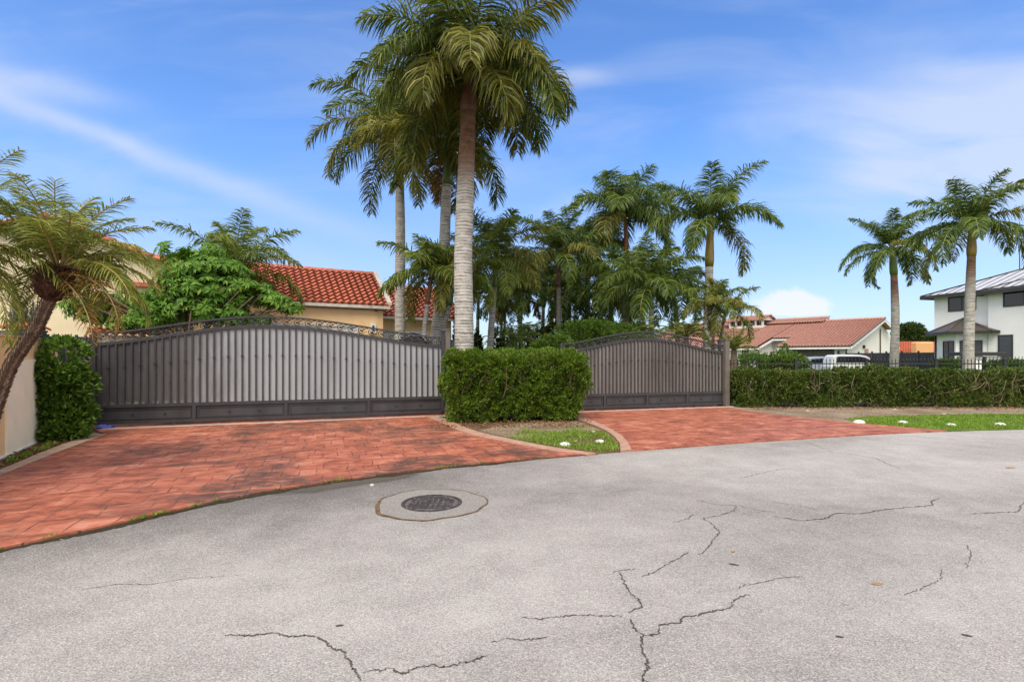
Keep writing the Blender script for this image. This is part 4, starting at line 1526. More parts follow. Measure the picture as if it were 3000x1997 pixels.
# ------------------------------------------------------------------ two storey cream house far left
hL = thing('cream_house', (-11, 15.5, 0), 'two storey cream stucco house behind the leaning date palm', 'house')
P0 = np.array([-11, 15.5, 0])
def PL(t_, z): return P0 + he * t_ + up * z
m_ = MB()
m_.wallpoly([PL(-.51, 0), PL(5.6, 0), PL(5.6, 4.15), PL(2.09, 5.28), PL(-.51, 4.30)], hn * .35, MAT['cream'])
m_.build('gable_wall', hL)
m_ = MB()
m_.obox(PL(-.5, 0) + hn * .352, he * 6.0, hn * 3, up * 4.1, MAT['cream'])
m_.build('rear_wall', hL)
m_ = MB()
for a0, b0 in ((PL(-.85, 4.20), PL(2.09, 5.32)), (PL(2.09, 5.32), PL(6.0, 4.05))):
    q = a0 - hn * .25
    dv = b0 - a0
    m_.obox(q, dv, hn * 3.6, up * .07, MAT['tiledark'])
    nseg = int(np.linalg.norm(dv) / .3)
    for k in range(nseg):
        c0 = q + dv * (k + .02) / nseg + up * .09
        c1 = q + dv * (k + 1.1) / nseg + up * .06
        m_.tube([c0, c1], [.085, .07], MAT['tilered'], 8)
    for rr in range(1, 12):
        m_.tube([q + hn * rr * .28 + up * .09, q + dv + hn * rr * .28 + up * .09], .07, MAT['tilered'], 6)
m_.build('roof', hL)
window(hL, PL(4.15, 1.9), he, 1.2, 1.3, -hn, MAT['whitepaint'], MAT['blind'], 1, .09)
m_ = MB()
m_.obox(PL(-.9, 3.62) - hn * .15, he * 1.4, hn * 1.6, up * .12, MAT['tilered'])
m_.build('side_eave', hL)

# low tile-capped yard wall with bars behind the gate, left
ya, yb = W(262, 950, 12.9), W(470, 950, 14.3)
yd = norm(np.array([yb[0] - ya[0], yb[1] - ya[1], 0]))
yl = np.linalg.norm(yb[:2] - ya[:2])
t = thing('yard_wall', (ya[0], ya[1], 0), 'low cream wall capped with red tiles and iron bars behind the gate', 'wall')
yn = np.array([-yd[1], yd[0], 0])
m_ = MB()
yo = np.array([ya[0], ya[1], 0])
m_.obox(yo, yd * yl, yn * .2, up * 2.1, MAT['cream'])
m_.build('wall_body', t)
m_ = MB()
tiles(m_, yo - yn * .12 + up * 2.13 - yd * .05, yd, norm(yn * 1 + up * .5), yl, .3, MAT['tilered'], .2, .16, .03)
m_.build('tile_coping', t)
m_ = MB()
for k in range(int(yl / .13)):
    m_.tube([yo + yd * (k * .13 + .05) + yn * .12 + up * 2.2, yo + yd * (k * .13 + .05) + yn * .12 + up * 2.75], .012, MAT['darktrim'], 5)
m_.obox(yo + yn * .1 + up * 2.62, yd * yl, yn * .03, up * .03, MAT['darktrim'])
m_.build('bar_panel', t)


# ------------------------------------------------------------------ palms
def frond(mb, o, az, e0, L, droop, nl, ll, lw, hang, lmat, smat, rng, plum=.35, fwd=.55, stem=.018, bend=0., start=.10, pw=1.25, segs=3):
    K = 20
    t = np.linspace(0, 1, K)
    ang = e0 - droop * t ** pw
    ds = L / (K - 1)
    r = np.r_[0, np.cumsum(ds * np.cos(ang))[:-1]]
    z = np.r_[0, np.cumsum(ds * np.sin(ang))[:-1]]
    aa = az + bend * t
    P = np.c_[r * np.cos(aa), r * np.sin(aa), z] + o
    T = norm(np.gradient(P, axis=0))
    S = norm(np.cross(T, np.array([0, 0, 1.])))
    S = norm(S + 1e-6)
    NN = np.cross(S, T)
    mb.tube(P, stem * (1 - .85 * t) + .003, smat, 5)
    ti = np.repeat(np.linspace(start, .995, nl), 2)
    ti = np.clip(ti + rng.normal(size=len(ti)) * .006, start, 1)
    sg = np.tile([1., -1.], nl)
    n = len(ti)
    x = ti * (K - 1)
    i0 = np.minimum(x.astype(int), K - 2)
    f = (x - i0)[:, None]
    pt = P[i0] * (1 - f) + P[i0 + 1] * f
    tt = norm(T[i0] * (1 - f) + T[i0 + 1] * f)
    s_ = S[i0]
    nn = NN[i0]
    pl_n = rng.normal(size=(n, 1)) * plum + .12
    fw = fwd * (.7 + .9 * ti[:, None] ** 2)
    d0 = norm(s_ * sg[:, None] + tt * fw + nn * pl_n + rng.normal(size=(n, 3)) * .12)
    prof = np.minimum(1, .55 + (ti - start) * 2.2) * (1 - .68 * np.clip((ti - .45) / .55, 0, 1) ** 1.7)
    ln = ll * prof * (.85 + .3 * rng.random(n))
    g = np.array([0, 0, -1.])
    hg = hang * (.75 + .5 * rng.random(n))[:, None]
    Q = [pt]
    cur = pt
    for k in range(segs):
        w_ = (k + .35) / segs
        d = norm(d0 * (1 - min(.85, w_ * .75) * np.minimum(1, hg)) + g * hg * w_ * 1.15)
        cur = cur + d * (ln / segs)[:, None]
        Q.append(cur)
    wd = norm(np.cross(Q[1] - Q[0], nn) + rng.normal(size=(n, 3)) * .35)
    prof_w = np.array([.55, 1.0, .75, .08]) if segs == 3 else np.array([.6, 1.0, .08])
    V = []
    for k, q in enumerate(Q):
        hw = lw * .5 * prof_w[k]
        V += [q + wd * hw, q - wd * hw]
    V = np.stack(V, 1)                      # n, 2(segs+1), 3
    m = V.shape[1]
    idx = (np.arange(n) * m)[:, None]
    fs = np.concatenate([idx + np.array([[2 * k, 2 * k + 1, 2 * k + 3, 2 * k + 2]]) for k in range(segs)])
    mb.add(V.reshape(-1, 3), fs, lmat)


def palm(label, d, path, rad, shaft, crown, n, L, seed=0, shaft_mat='shaft_green', leaf='far', gold=.12, nl=44, ll=.62, lw=.035, hang=.92, droop=(55, 105), elev=(82, -12),
         dead=0, name='royal_palm', group='royal palms around the yard', moss=.8, brown=None, light=1., tone=1., base_flare=1.25, azs=None, segs=3, extra=None, skip=None):
    """path: trunk centre line in photo pixels at depth d, from the ground up; shaft/crown: pixel ends of crownshaft and of crown base"""
    nl, ll, lw = int(nl * 2.3), ll * 1.08, lw * 1.0
    rng = np.random.default_rng(seed + 100)
    u0 = path[0][0]
    base = np.array([(u0 - 1500) / F * d, d, 0.0])
    pts = [base] + [W(u, v, d) for u, v in path[1:]]
    pts = smooth_path(pts, 6)
    ztop = pts[-1][2]
    t = thing(name, base, label, 'palm tree', group)
    zz = (pts[:, 2] - pts[0, 2]) / max(.1, ztop)
    rr = np.interp(zz, [0, .08, .35, .75, 1], [rad * base_flare, rad * 1.08, rad * 1.0, rad * .92, rad * .78])
    rr = rr * (1 + rng.normal(size=len(rr)) * .012)
    m_ = MB()
    bt = brown if brown is not None else 99
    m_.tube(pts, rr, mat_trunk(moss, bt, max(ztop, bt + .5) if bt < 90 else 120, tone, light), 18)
    m_.build('trunk', t)
    cr = W(crown[0], crown[1], d)
    if shaft_mat:
        q0 = pts[-1]
        sp = np.array([q0 + (cr - q0) * k for k in np.linspace(-.01, 1.0, 9)])
        sr = rad * .78 * np.array([1.05, 1.18, 1.16, 1.08, 1.0, .9, .8, .68, .5])
        m_ = MB()
        m_.tube(sp, sr, MAT[shaft_mat], 14)
        m_.build('crownshaft', t)
    m_ = MB()
    gang = rng.random() * 6
    for k in range(n):
        f = k / max(1, n - 1)
        az_ = gang + k * 2.39996 if azs is None else azs[k % len(azs)]
        e = radians(elev[0] + (elev[1] - elev[0]) * f ** .9 + rng.normal() * 5)
        dr = radians(droop[0] + (droop[1] - droop[0]) * (f ** .7) + rng.normal() * 7)
        ld = LF['royalgold'] if rng.random() < gold * (.35 + 1.3 * f) and leaf in ('royal', 'far', 'bright') else LF[leaf]
        o = cr + np.array([0, 0, -.18 * f * min(1, L / 3)]) + np.array([cos(az_), sin(az_), 0]) * rad * .35
        frond(m_, o, az_, e, L * (.86 + .22 * rng.random()) * (1 if f > .12 else .8), dr, nl, ll, lw, hang * (.7 + .45 * f), ld, MAT['rachis'], rng, segs=segs,
              bend=rng.normal() * .12, stem=.012 + rad * .06)
    if extra:
        for (az_, e, l_, dr, mt) in extra:
            frond(m_, cr - np.array([0, 0, .25]), radians(az_), radians(e), l_, radians(dr), nl, ll, lw, hang, LF[mt], MAT['rachisgold'], rng, segs=segs)
    # unopened spear leaf
    m_.tube([cr, cr + np.array([.02, 0, L * .3]), cr + np.array([.05, 0, L * .42])], [.03, .02, .003], MAT['rachis'], 5)
    m_.build('crown', t)
    for k in range(dead):
        m_ = MB()
        frond(m_, cr - np.array([0, 0, .30]), rng.random() * 6.28, radians(-35), L * .7, radians(45), nl, ll * .8, lw, .6, LF['dead'], MAT['rachisgold'], rng, segs=segs)
        tag(m_.build('dead_frond', t), 'dry brown frond hanging below the crown')
    return t


# the three tall palms
palm('tallest palm with thick grey ringed trunk behind the clipped hedge', 14.5, [(1361, 1230), (1360, 1020), (1359, 900), (1357, 760), (1362, 600), (1368, 440), (1372, 330)], .262, None, (1378, 200), 26, 3.55,
     seed=3, shaft_mat='shaft_brown', leaf='royal', gold=.42, nl=70, ll=.98, lw=.046, hang=.95, droop=(72, 112), elev=(76, -6), moss=3.3, brown=5.9, base_flare=1.0, light=1.05)
palm('tall slim palm rising left of the thickest trunk, behind the wide gate', 20.0, [(1173, 1180), (1172, 960), (1172, 850), (1173, 700), (1172, 600), (1171, 510)], .20, None, (1173, 395), 23, 3.6,
     seed=8, shaft_mat='shaft_green', leaf='royal', gold=.25, nl=56, ll=.85, lw=.045, hang=.8, droop=(60, 112), elev=(80, -8), moss=.4, dead=1, light=1.02)
palm('leaning tall palm between the slim palm and the thickest trunk', 17.5, [(1262, 1180), (1278, 980), (1292, 870), (1302, 720), (1306, 600), (1310, 540)], .20, None, (1322, 395), 17, 3.2,
     seed=15, shaft_mat='shaft_green', leaf='royal', gold=.2, nl=54, ll=.8, lw=.045, hang=.85, droop=(65, 118), elev=(70, -14), moss=.8, dead=1, tone=.9, light=.95)

mid = 'small palms in the middle of the yard'
palm('small leaning palm with brown trunk just left of the thickest trunk', 16.0, [(1238, 1190), (1243, 985), (1252, 890)], .085, None, (1265, 800), 14, 1.9, seed=21, leaf='bright', gold=.4, shaft_mat='shaft_brown', nl=40, ll=.5, lw=.036, droop=(50, 110), elev=(80, 0), group=mid, light=.7)
palm('small palm with bright green crownshaft half hidden by the thickest trunk', 16.6, [(1290, 1190), (1297, 985), (1318, 895)], .09, None, (1330, 800), 13, 1.9, seed=22, leaf='bright', gold=.3, nl=40, ll=.5, lw=.036, droop=(50, 110), elev=(80, 0), group=mid, light=.7)
palm('mid-height palm just right of the thickest trunk with yellow drooping frond', 18.0, [(1432, 1180), (1437, 1000), (1446, 870), (1449, 840)], .115, None, (1454, 745), 16, 2.15, seed=23, leaf='bright', gold=.3, nl=46, ll=.6, lw=.038, droop=(45, 115), elev=(84, -6), group=mid, light=.8,
     extra=[(-40, 10, 2.3, 95, 'royalgold'), (-75, 0, 2.2, 95, 'bright')])
palm('slim palm with green shaft standing behind the small conifers', 24.0, [(1398, 1160), (1399, 1000), (1400, 935)], .095, None, (1402, 860), 13, 1.9, seed=24, leaf='far', nl=36, ll=.5, lw=.04, group=mid, light=.75, gold=.2)
palm('thin brown-trunked palm between conifers in the back of the yard', 26.0, [(1462, 1140), (1466, 1000), (1472, 930)], .075, None, (1475, 880), 12, 1.7, seed=25, shaft_mat='shaft_brown', leaf='far', nl=34, ll=.45, lw=.04, group=mid, light=.5, dead=1)
palm('slim brown palm seen against open sky left of the conifers', 26.0, [(1470, 1140), (1478, 960), (1481, 900)], .075, None, (1484, 850), 12, 1.8, seed=26, shaft_mat='shaft_brown', leaf='far', nl=34, ll=.45, lw=.04, group=mid, light=.5)
palm('palm with grey-green shaft standing in the sky gap', 25.0, [(1523, 1140), (1524, 960), (1526, 910)], .10, None, (1529, 835), 15, 2.3, seed=27, leaf='far', nl=40, ll=.6, lw=.042, group=mid, light=.55, dead=1, gold=.25)
palm('broad dark palm with upright spear leaf in the middle distance', 23.0, [(1636, 1150), (1637, 960), (1637, 840)], .12, None, (1634, 735), 19, 2.55, seed=28, shaft_mat='shaft_brown', leaf='far', nl=46, ll=.66, lw=.042, group=mid, light=.4, droop=(38, 105), elev=(86, -12), gold=.12)
palm('dark palm behind the broad one, lower in the grove', 28.0, [(1588, 1140), (1590, 980), (1592, 900)], .11, None, (1596, 830), 14, 2.4, seed=29, leaf='far', nl=38, ll=.6, lw=.045, group=mid, light=.4)
palm('dark thick-crowned palm deep inside the grove', 28.0, [(1722, 1140), (1722, 960), (1722, 850)], .13, None, (1724, 745), 18, 2.9, seed=30, leaf='far', nl=42, ll=.75, lw=.05, group=mid, light=.35, dead=2, elev=(80, -30))
palm('low dark palm at the foot of the grove', 27.0, [(1668, 1140), (1668, 980), (1668, 920)], .11, None, (1668, 850), 16, 2.4, seed=36, leaf='far', nl=40, ll=.65, lw=.05, group=mid, light=.35, dead=1, elev=(70, -40), gold=.25)
palm('low spreading palm in front of the grove bush', 26.0, [(1790, 1140), (1790, 1000), (1790, 930)], .12, None, (1790, 860), 15, 2.4, seed=37, leaf='far', nl=40, ll=.65, lw=.05, group=mid, light=.35, elev=(75, -35), gold=.25)
palm('tall palm with reddish trunk scar topping the grove', 24.0, [(1838, 1150), (1836, 960), (1836, 765)], .125, None, (1832, 625), 20, 3.0, seed=31, shaft_mat='shaft_orange', leaf='far', nl=54, ll=.92, lw=.045, group=mid, light=.4, droop=(50, 118), elev=(84, 0), gold=.18)
palm('palm with bright green shaft standing behind the smaller gate', 20.0, [(1908, 1170), (1908, 980), (1908, 905)], .12, None, (1903, 830), 17, 2.35, seed=32, shaft_mat='shaft_green', leaf='far', nl=46, ll=.62, lw=.04, group=mid, light=.7, droop=(40, 112), elev=(86, -8), gold=.12)
palm('dark palm crowded between grove and smaller gate', 22.0, [(1832, 1160), (1832, 1000), (1830, 930)], .13, None, (1835, 820), 16, 2.3, seed=33, shaft_mat='shaft_green', leaf='far', nl=44, ll=.66, lw=.042, group=mid, light=.45, gold=.15)
palm('dark palm just behind the bright green-shafted one', 24.5, [(1985, 1150), (1985, 1000), (1983, 930)], .12, None, (1972, 845), 14, 2.3, seed=38, leaf='far', nl=42, ll=.66, lw=.045, group=mid, light=.45, gold=.1)
palm('tall palm with golden crownshaft behind the smaller gate', 21.0, [(2074, 1170), (2074, 1005), (2075, 900), (2078, 780)], .195, None, (2082, 640), 15, 2.75, seed=35, shaft_mat='shaft_gold', leaf='far', nl=52, ll=.72, lw=.042, droop=(42, 112), elev=(82, 0), moss=.3, gold=.15, light=.95, base_flare=1.08)
palm('small palm with orange trunk beside the right gate post', 17.6, [(2085, 1185), (2088, 1020), (2091, 950)], .06, None, (2096, 885), 11, 1.25, seed=40, shaft_mat='shaft_green', leaf='bright', gold=.35, nl=34, ll=.34, lw=.03, group=mid, droop=(50, 110), elev=(84, 0), light=.55, brown=.4)
palm('small yellowing palm with slanted trunk right of the gate post', 18.0, [(2100, 1185), (2108, 1020), (2118, 950)], .06, None, (2128, 905), 10, 1.55, seed=41, shaft_mat='shaft_brown', leaf='royalgold', nl=36, ll=.36, lw=.03, group=mid, droop=(60, 105), elev=(70, -5), light=.6)
palm('dark-crowned palm with slightly curved trunk behind the right fence', 28.0, [(2623, 1150), (2620, 1058), (2623, 930), (2619, 805)], .205, None, (2612, 722), 16, 2.75, seed=50, shaft_mat='shaft_green', leaf='far', nl=50, ll=.60, lw=.045, droop=(35, 110), elev=(86, -22), moss=.2, gold=.22, light=.85, base_flare=1.0, brown=4.0,
     extra=[(10, 0, 2.9, 85, 'far'), (170, 5, 2.8, 80, 'far')])
palm('palm with golden shaft and wide dark crown in front of the white house', 22.0, [(2836, 1150), (2837, 1060), (2841, 900), (2846, 750)], .19, None, (2848, 650), 18, 2.95, seed=53, shaft_mat='shaft_gold', leaf='far', nl=54, ll=.62, lw=.045, droop=(40, 108), elev=(84, -14), moss=.2, gold=.22, light=.95, base_flare=1.0, brown=4.2)
palm('palm with no visible trunk rising behind the palmate tree', 16.5, [(690, 1190), (690, 1000), (690, 900)], .13, None, (690, 800), 17, 2.5, seed=60, shaft_mat='shaft_green', leaf='bright', gold=.25, nl=48, ll=.55, lw=.036, droop=(40, 110), elev=(86, 5), group=mid, light=.7)


# low fan of fronds (cycad and bushes of fronds)
def frond_bush(label, u, v, d, n, L, leaf, seed, ll=.2, lw=.02, name='cycad', elev=(75, 15), droop=50):
    rng = np.random.default_rng(seed)
    c = W(u, v, d)
    t = thing(name, (c[0], c[1], 0), label, 'palm bush')
    m_ = MB()
    m_.tube([(c[0], c[1], 0), (c[0], c[1], c[2] * .6), (c[0], c[1], c[2])], [.13, .12, .09], MAT['bark'], 9)
    m_.build('stem', t)
    m_ = MB()
    for k in range(n):
        f = k / n
        frond(m_, c, k * 2.4 + rng.random(), radians(elev[0] + (elev[1] - elev[0]) * f), L * (.8 + .4 * rng.random()), radians(droop), 30, ll, lw, .25, LF[leaf], MAT['rachis'], rng, segs=2, plum=.1, start=.15)
    m_.build('fronds', t)


frond_bush('green cycad with stiff fronds just right of the smaller gate post', 2150, 1025, 17.3, 22, 1.0, 'bright', 71, .22, .022)
frond_bush('dark drooping cycad between the small conifers', 1510, 1000, 21, 26, 1.5, 'far', 72, .30, .03, elev=(70, -5), droop=70)
frond_bush('yellow-green frond clump showing over the smaller gate scrollwork', 2010, 985, 19, 20, 1.5, 'bright', 73, .3, .03, elev=(60, 0), droop=70)
frond_bush('pale frond clump seen over the hedge beside the dark conifers', 1562, 985, 24, 16, 1.3, 'royalgold', 74, .3, .03, elev=(70, 5), droop=70)
frond_bush('green frond clump under the golden-shafted palm', 1875, 990, 19.5, 18, 1.2, 'bright', 75, .3, .03, elev=(70, 5), droop=70)

# leaning date palms at the left edge
def date_palm(label, d, path, crown, rad, n, L, seed, head=True, dead=False, elev=(85, -18)):
    rng = np.random.default_rng(seed)
    base = np.array([(path[0][0] - 1500) / F * d, d, 0])
    t = thing('date_palm', base, label, 'palm tree', 'leaning date palms by the tan wall')
    pts = smooth_path([base] + [W(u, v, d) for u, v in path[1:]], 10)
    m_ = MB()
    m_.tube(pts, rad * .86, MAT['scale'], 14)
    # pointed leaf-base stubs all the way up
    T = norm(np.gradient(pts, axis=0))
    dist = np.r_[0, np.cumsum(np.linalg.norm(np.diff(pts, axis=0), axis=1))]
    nrow = int(dist[-1] / .035)
    Vs, Fs = [], []
    for r in range(nrow):
        s = dist[-1] * r / nrow
        i = min(len(pts) - 2, int(np.searchsorted(dist, s, side='right') - 1))
        f = (s - dist[i]) / max(1e-6, dist[i + 1] - dist[i])
        p = pts[i] * (1 - f) + pts[i + 1] * f
        tt = T[i]
        n1 = norm(np.cross(tt, [0, 1, 0]))
        n2 = np.cross(tt, n1)
        for k in range(15):
            a = 2 * pi * (k + .5 * (r % 2)) / 15 + rng.normal() * .05
            o = n1 * cos(a) + n2 * sin(a)
            sd = np.cross(tt, o)
            b0 = p + o * rad * .84
            tip = p + o * rad * (1.10 + .16 * rng.random()) + tt * (.035 + .03 * rng.random())
            Vs.append([b0 - sd * rad * .2 - tt * .02, b0 + sd * rad * .2 - tt * .02, tip, b0 + tt * .03])
    Vs = np.array(Vs)
    idx = (np.arange(len(Vs)) * 4)[:, None]
    half = (np.arange(len(Vs)) % 3 == 0)
    for sel_, mt in ((~half, 'scale'), (half, 'scalegrey')):
        VV = Vs[sel_]
        ix = (np.arange(len(VV)) * 4)[:, None]
        m_.add(VV.reshape(-1, 3), np.concatenate([ix + np.array([[0, 1, 2]]), ix + np.array([[1, 3, 2]]), ix + np.array([[3, 0, 2]])]), MAT[mt])
    m_.build('trunk', t)
    cr = W(crown[0], crown[1], d)
    m_ = MB()
    h0 = pts[-1]
    ax = cr - h0
    hp = np.array([h0 + ax * k for k in np.linspace(-.12, 1.0, 9)])
    hr = rad * 1.45 * np.array([.66, .95, 1.25, 1.45, 1.5, 1.42, 1.2, .9, .5])
    m_.tube(hp, hr, MAT['fibre'], 16)
    nb = 900
    q = rng.random(nb)
    ang = rng.random(nb) * 2 * pi
    tt = norm(ax)
    n1 = norm(np.cross(tt, [0, 1, 0]))
    n2 = np.cross(tt, n1)
    o = n1 * np.cos(ang)[:, None] + n2 * np.sin(ang)[:, None]
    pp = h0 + ax * (q[:, None] * 1.05 - .1) + o * np.interp(q * 1.05 - .1, np.linspace(-.12, 1, 9), hr)[:, None] * .95
    D = norm(o * .75 + tt * .7 + rvec(nb, rng) * .3)
    leaves(m_, pp, D, .09 * (.6 + .9 * rng.random(nb)), .16, MAT['fibre'], rng)
    leaves(m_, pp[::4], D[::4], .10 * (.6 + .9 * rng.random(len(pp[::4]))), .14, MAT['scale'], rng)
    m_.build('fibre_head', t)
    m_ = MB()
    for k in range(n):
        f = k / (n - 1)
        e = radians(elev[0] + (elev[1] - elev[0]) * f + rng.normal() * 6)
        az_ = k * 2.39996 + seed + rng.normal() * .1
        if e < radians(48) and sin(az_) < -.35:
            az_ = -az_          # the low fronds on the road side have been trimmed off
        frond(m_, cr + tt * .02 + norm(np.array([cos(az_), sin(az_), 0])) * rad * .6, az_, e, L * (.85 + .25 * rng.random()), radians(48 + 45 * f + rng.normal() * 6), 66, .31, .0155, .50 + .25 * f,
              LF['date'], MAT['rachisgold'], rng, plum=.22, fwd=.75, stem=.011, start=.16, bend=rng.normal() * .12)
    m_.build('crown', t)
    if dead:
        m_ = MB()
        frond(m_, cr - tt * .1, radians(-20), radians(-25), 1.15, radians(62), 54, .24, .014, .8, LF['dead'], MAT['rachisgold'], rng, plum=.3, stem=.010)
        frond(m_, cr - tt * .1, radians(-12), radians(5), 1.35, radians(100), 54, .26, .014, .7, LF['dead'], MAT['rachisgold'], rng, plum=.3, stem=.010)
        tag(m_.build('dead_frond', t), 'dry golden frond hanging beside the trunk')
    return t


date_palm('leaning date palm with fibrous brown head in front of the tan wall', 6.5, [(-75, 1407), (-30, 1250), (6, 1137), (34, 1068), (70, 1012), (104, 962), (134, 900), (146, 870)], (172, 785), .072, 34, 1.20, 3, dead=True, elev=(85, 2))
date_palm('date palm standing off the left edge whose fronds reach into view', 6.0, [(-330, 1437), (-300, 1200), (-260, 1000), (-215, 830)], (-190, 720), .085, 30, 1.45, 9, elev=(80, -30))


# ------------------------------------------------------------------ hedges, shrubs, trees
def rounded_box_points(n, c, s, r, rng, faces='fltrbk'):
    """points on a box surface (center c, size s) with outward normals"""
    s = np.asarray(s, float)
    areas = dict(f=s[0] * s[2], k=s[0] * s[2], l=s[1] * s[2], r=s[1] * s[2], t=s[0] * s[1])
    keys = [k for k in 'fklrt' if k in faces]
    pr = np.array([areas[k] for k in keys])
    ch = rng.choice(len(keys), n, p=pr / pr.sum())
    U_ = rng.random((n, 3)) - .5
    N = np.zeros((n, 3))
    for i, k in enumerate(keys):
        m = ch == i
        axi, sg = {'f': (1, -1), 'k': (1, 1), 'l': (0, -1), 'r': (0, 1), 't': (2, 1)}[k]
        U_[m, axi] = .5 * sg
        N[m, axi] = sg
    P = U_ * s
    # round the corners
    inner = np.clip(P, -(s / 2 - r), s / 2 - r)
    dlt = P - inner
    nn = norm(dlt)
    has = np.linalg.norm(dlt, axis=1) > 1e-6
    P = np.where(has[:, None], inner + nn * r, P)
    N = np.where(has[:, None], norm(nn + N * .2), N)
    return P + np.asarray(c), N


def lump(P, f, ph):
    x, y, z = P.T
    return (np.sin(x * f + ph) * np.sin(z * f * 1.13 + 1.7 * ph) + np.sin(y * f * .9 + x * f * .47 + ph * 2.1) * np.sin(z * f * .71 + ph)) * .5


def hedge(label, name, c, s, rot_line, n, k, size, mat, seed, gap=.15, twigs=60, depth=.28, r=.22, twigmat='twig', bulge=.10, twig_out=.0, fine=3.0, wid=.38, taper=0.):
    """rot_line: unit vector of the hedge's long axis"""
    rng = np.random.default_rng(seed)
    s = np.asarray(s, float)
    t = thing(name, (c[0], c[1], 0), label, 'hedge')
    P, N = rounded_box_points(n, (0, 0, s[2] / 2), s, r, rng)
    l1 = lump(P, fine, seed)
    l2 = lump(P, fine * 2.4, seed + 2)
    keep = (l2 * .6 + l1 * .5 + rng.normal(size=n) * .28) > -gap * 4
    P, N, l1, l2 = P[keep], N[keep], l1[keep], l2[keep]
    dep = depth * rng.random(len(P)) ** 1.3
    P = P + N * (l1 * bulge + l2 * bulge * .6 - dep + bulge * .2)[:, None]
    if taper:
        k_ = 1 - taper * np.clip(1 - P[:, 2] / (s[2] * .7), 0, 1) ** 1.5
        P[:, 0] = np.where(P[:, 0] > 0, P[:, 0] * k_, P[:, 0] * (1 - (1 - k_) * .35))
        P[:, 1] *= 1 - (1 - k_) * .8
    P[:, 2] = np.maximum(P[:, 2], .03)
    ex = np.array([rot_line[0], rot_line[1], 0])
    ey = np.array([-ex[1], ex[0], 0])

    def world(Q):
        return Q[:, :1] * ex + Q[:, 1:2] * ey + Q[:, 2:] * np.array([0, 0, 1]) + np.array([c[0], c[1], 0])

    def wdir_(Q):
        return Q[:, :1] * ex + Q[:, 1:2] * ey + Q[:, 2:] * np.array([0, 0, 1])
    m_ = MB()
    tufts(m_, world(P), wdir_(N), k, .85, size, wid, LF[mat], rng, up=.25)
    # inner leaves
    ni = n // 3
    Q = (rng.random((ni, 3)) - .5) * (s - .35) + np.array([0, 0, s[2] / 2])
    tufts(m_, world(Q), rvec(ni, rng), k, 1.2, size * 1.1, wid, LF[mat], rng)
    m_.build('foliage', t)
    m_ = MB()
    for i in range(twigs):
        x = (rng.random() - .5) * (s[0] - .3)
        y = (rng.random() - .5) * s[1] * .55
        side = -1 if rng.random() < .75 else 1
        z0_ = rng.random() * s[2] * .5
        p0 = np.array([x, y, 0 if i % 3 == 0 else z0_])
        dx_ = rng.normal() * .35
        yend = side * (s[1] / 2 - .05 + twig_out * rng.random())
        p3 = np.array([x + dx_ + rng.normal() * .2, yend, min(s[2] * 1.02, p0[2] + .3 + rng.random() * s[2] * .7)])
        p3[0] = np.clip(p3[0], -s[0] / 2 + .12, s[0] / 2 - .12)
        p1 = p0 + (p3 - p0) * .35 + rng.normal(size=3) * .07
        p2 = p0 + (p3 - p0) * .7 + rng.normal(size=3) * .08
        pp = smooth_path([p0, p1, p2, p3], 4)
        pp[:, 2] = np.maximum(pp[:, 2], 0)
        m_.tube(world(pp), np.linspace(.014, .004, len(pp)) * (.7 + .7 * rng.random()), MAT[twigmat], 5)
    m_.build('branches', t)
    return t


hx = norm(np.array([1.0, .20]))
hedge('dense clipped green hedge block between the two gates', 'clipped_hedge', (.10, 12.70), (3.45, 1.25, 1.63), hx, 12000, 12, .056, 'hedge', 5, gap=.07, twigs=110, depth=.36, r=.24, bulge=.125, fine=5.6, wid=.38, taper=.20)
hedge('long thin hedge with bare twigs in front of the right iron fence', 'boundary_hedge', (12.75, 16.15), (11.7, .80, 1.10), (1, 0), 13000, 10, .070, 'hedger', 9, gap=.06, twigs=240, depth=.26, r=.16, twigmat='twigpale', bulge=.13, twig_out=.14, fine=2.6, wid=.36)


def blob_points(n, blobs, rng):
    """points on and inside a set of ellipsoids (c, r)"""
    pr = np.array([b[1][0] * b[1][2] for b in blobs])
    ch = rng.choice(len(blobs), n, p=pr / pr.sum())
    d = rvec(n, rng)
    rad = rng.random((n, 1)) ** .35
    cc = np.array([b[0] for b in blobs])[ch]
    rr = np.array([b[1] for b in blobs])[ch]
    return cc + d * rr * rad, d


def shrub(label, name, cat, base, blobs, n, k, size, mat, seed, wid=.38, branches=24, bmat='bark', br=.03, up=.3, spread=.9, group=None):
    rng = np.random.default_rng(seed)
    t = thing(name, (base[0], base[1], 0), label, cat, group)
    P, D = blob_points(n, blobs, rng)
    keep = lump(P, 5.0, seed) + rng.normal(size=n) * .3 > -.42
    P, D = P[keep], D[keep]
    P[:, 2] = np.maximum(P[:, 2], .03)
    m_ = MB()
    tufts(m_, P, D, k, spread, size, wid, LF[mat], rng, up=up)
    m_.build('foliage', t)
    m_ = MB()
    for i in range(branches):
        c, r = blobs[i % len(blobs)]
        q = np.array(c) + rvec(1, rng)[0] * np.array(r) * .85
        b0 = np.array([base[0] + rng.normal() * .05, base[1] + rng.normal() * .05, 0])
        pp = smooth_path([b0, b0 * .62 + q * .38 + rng.normal(size=3) * .08 + np.array([0, 0, .12]), b0 * .25 + q * .75 + rng.normal(size=3) * .08, q], 4)
        m_.tube(pp, np.linspace(br, br * .2, len(pp)), MAT[bmat], 6)
    m_.build('branches', t)
    return t


def Wb(u, v, d, ru, rv, rd=None):
    """ellipsoid from photo pixels at depth d"""
    k = d / F
    return (W(u, v, d), (ru * k, (rd if rd else ru * k), rv * k))


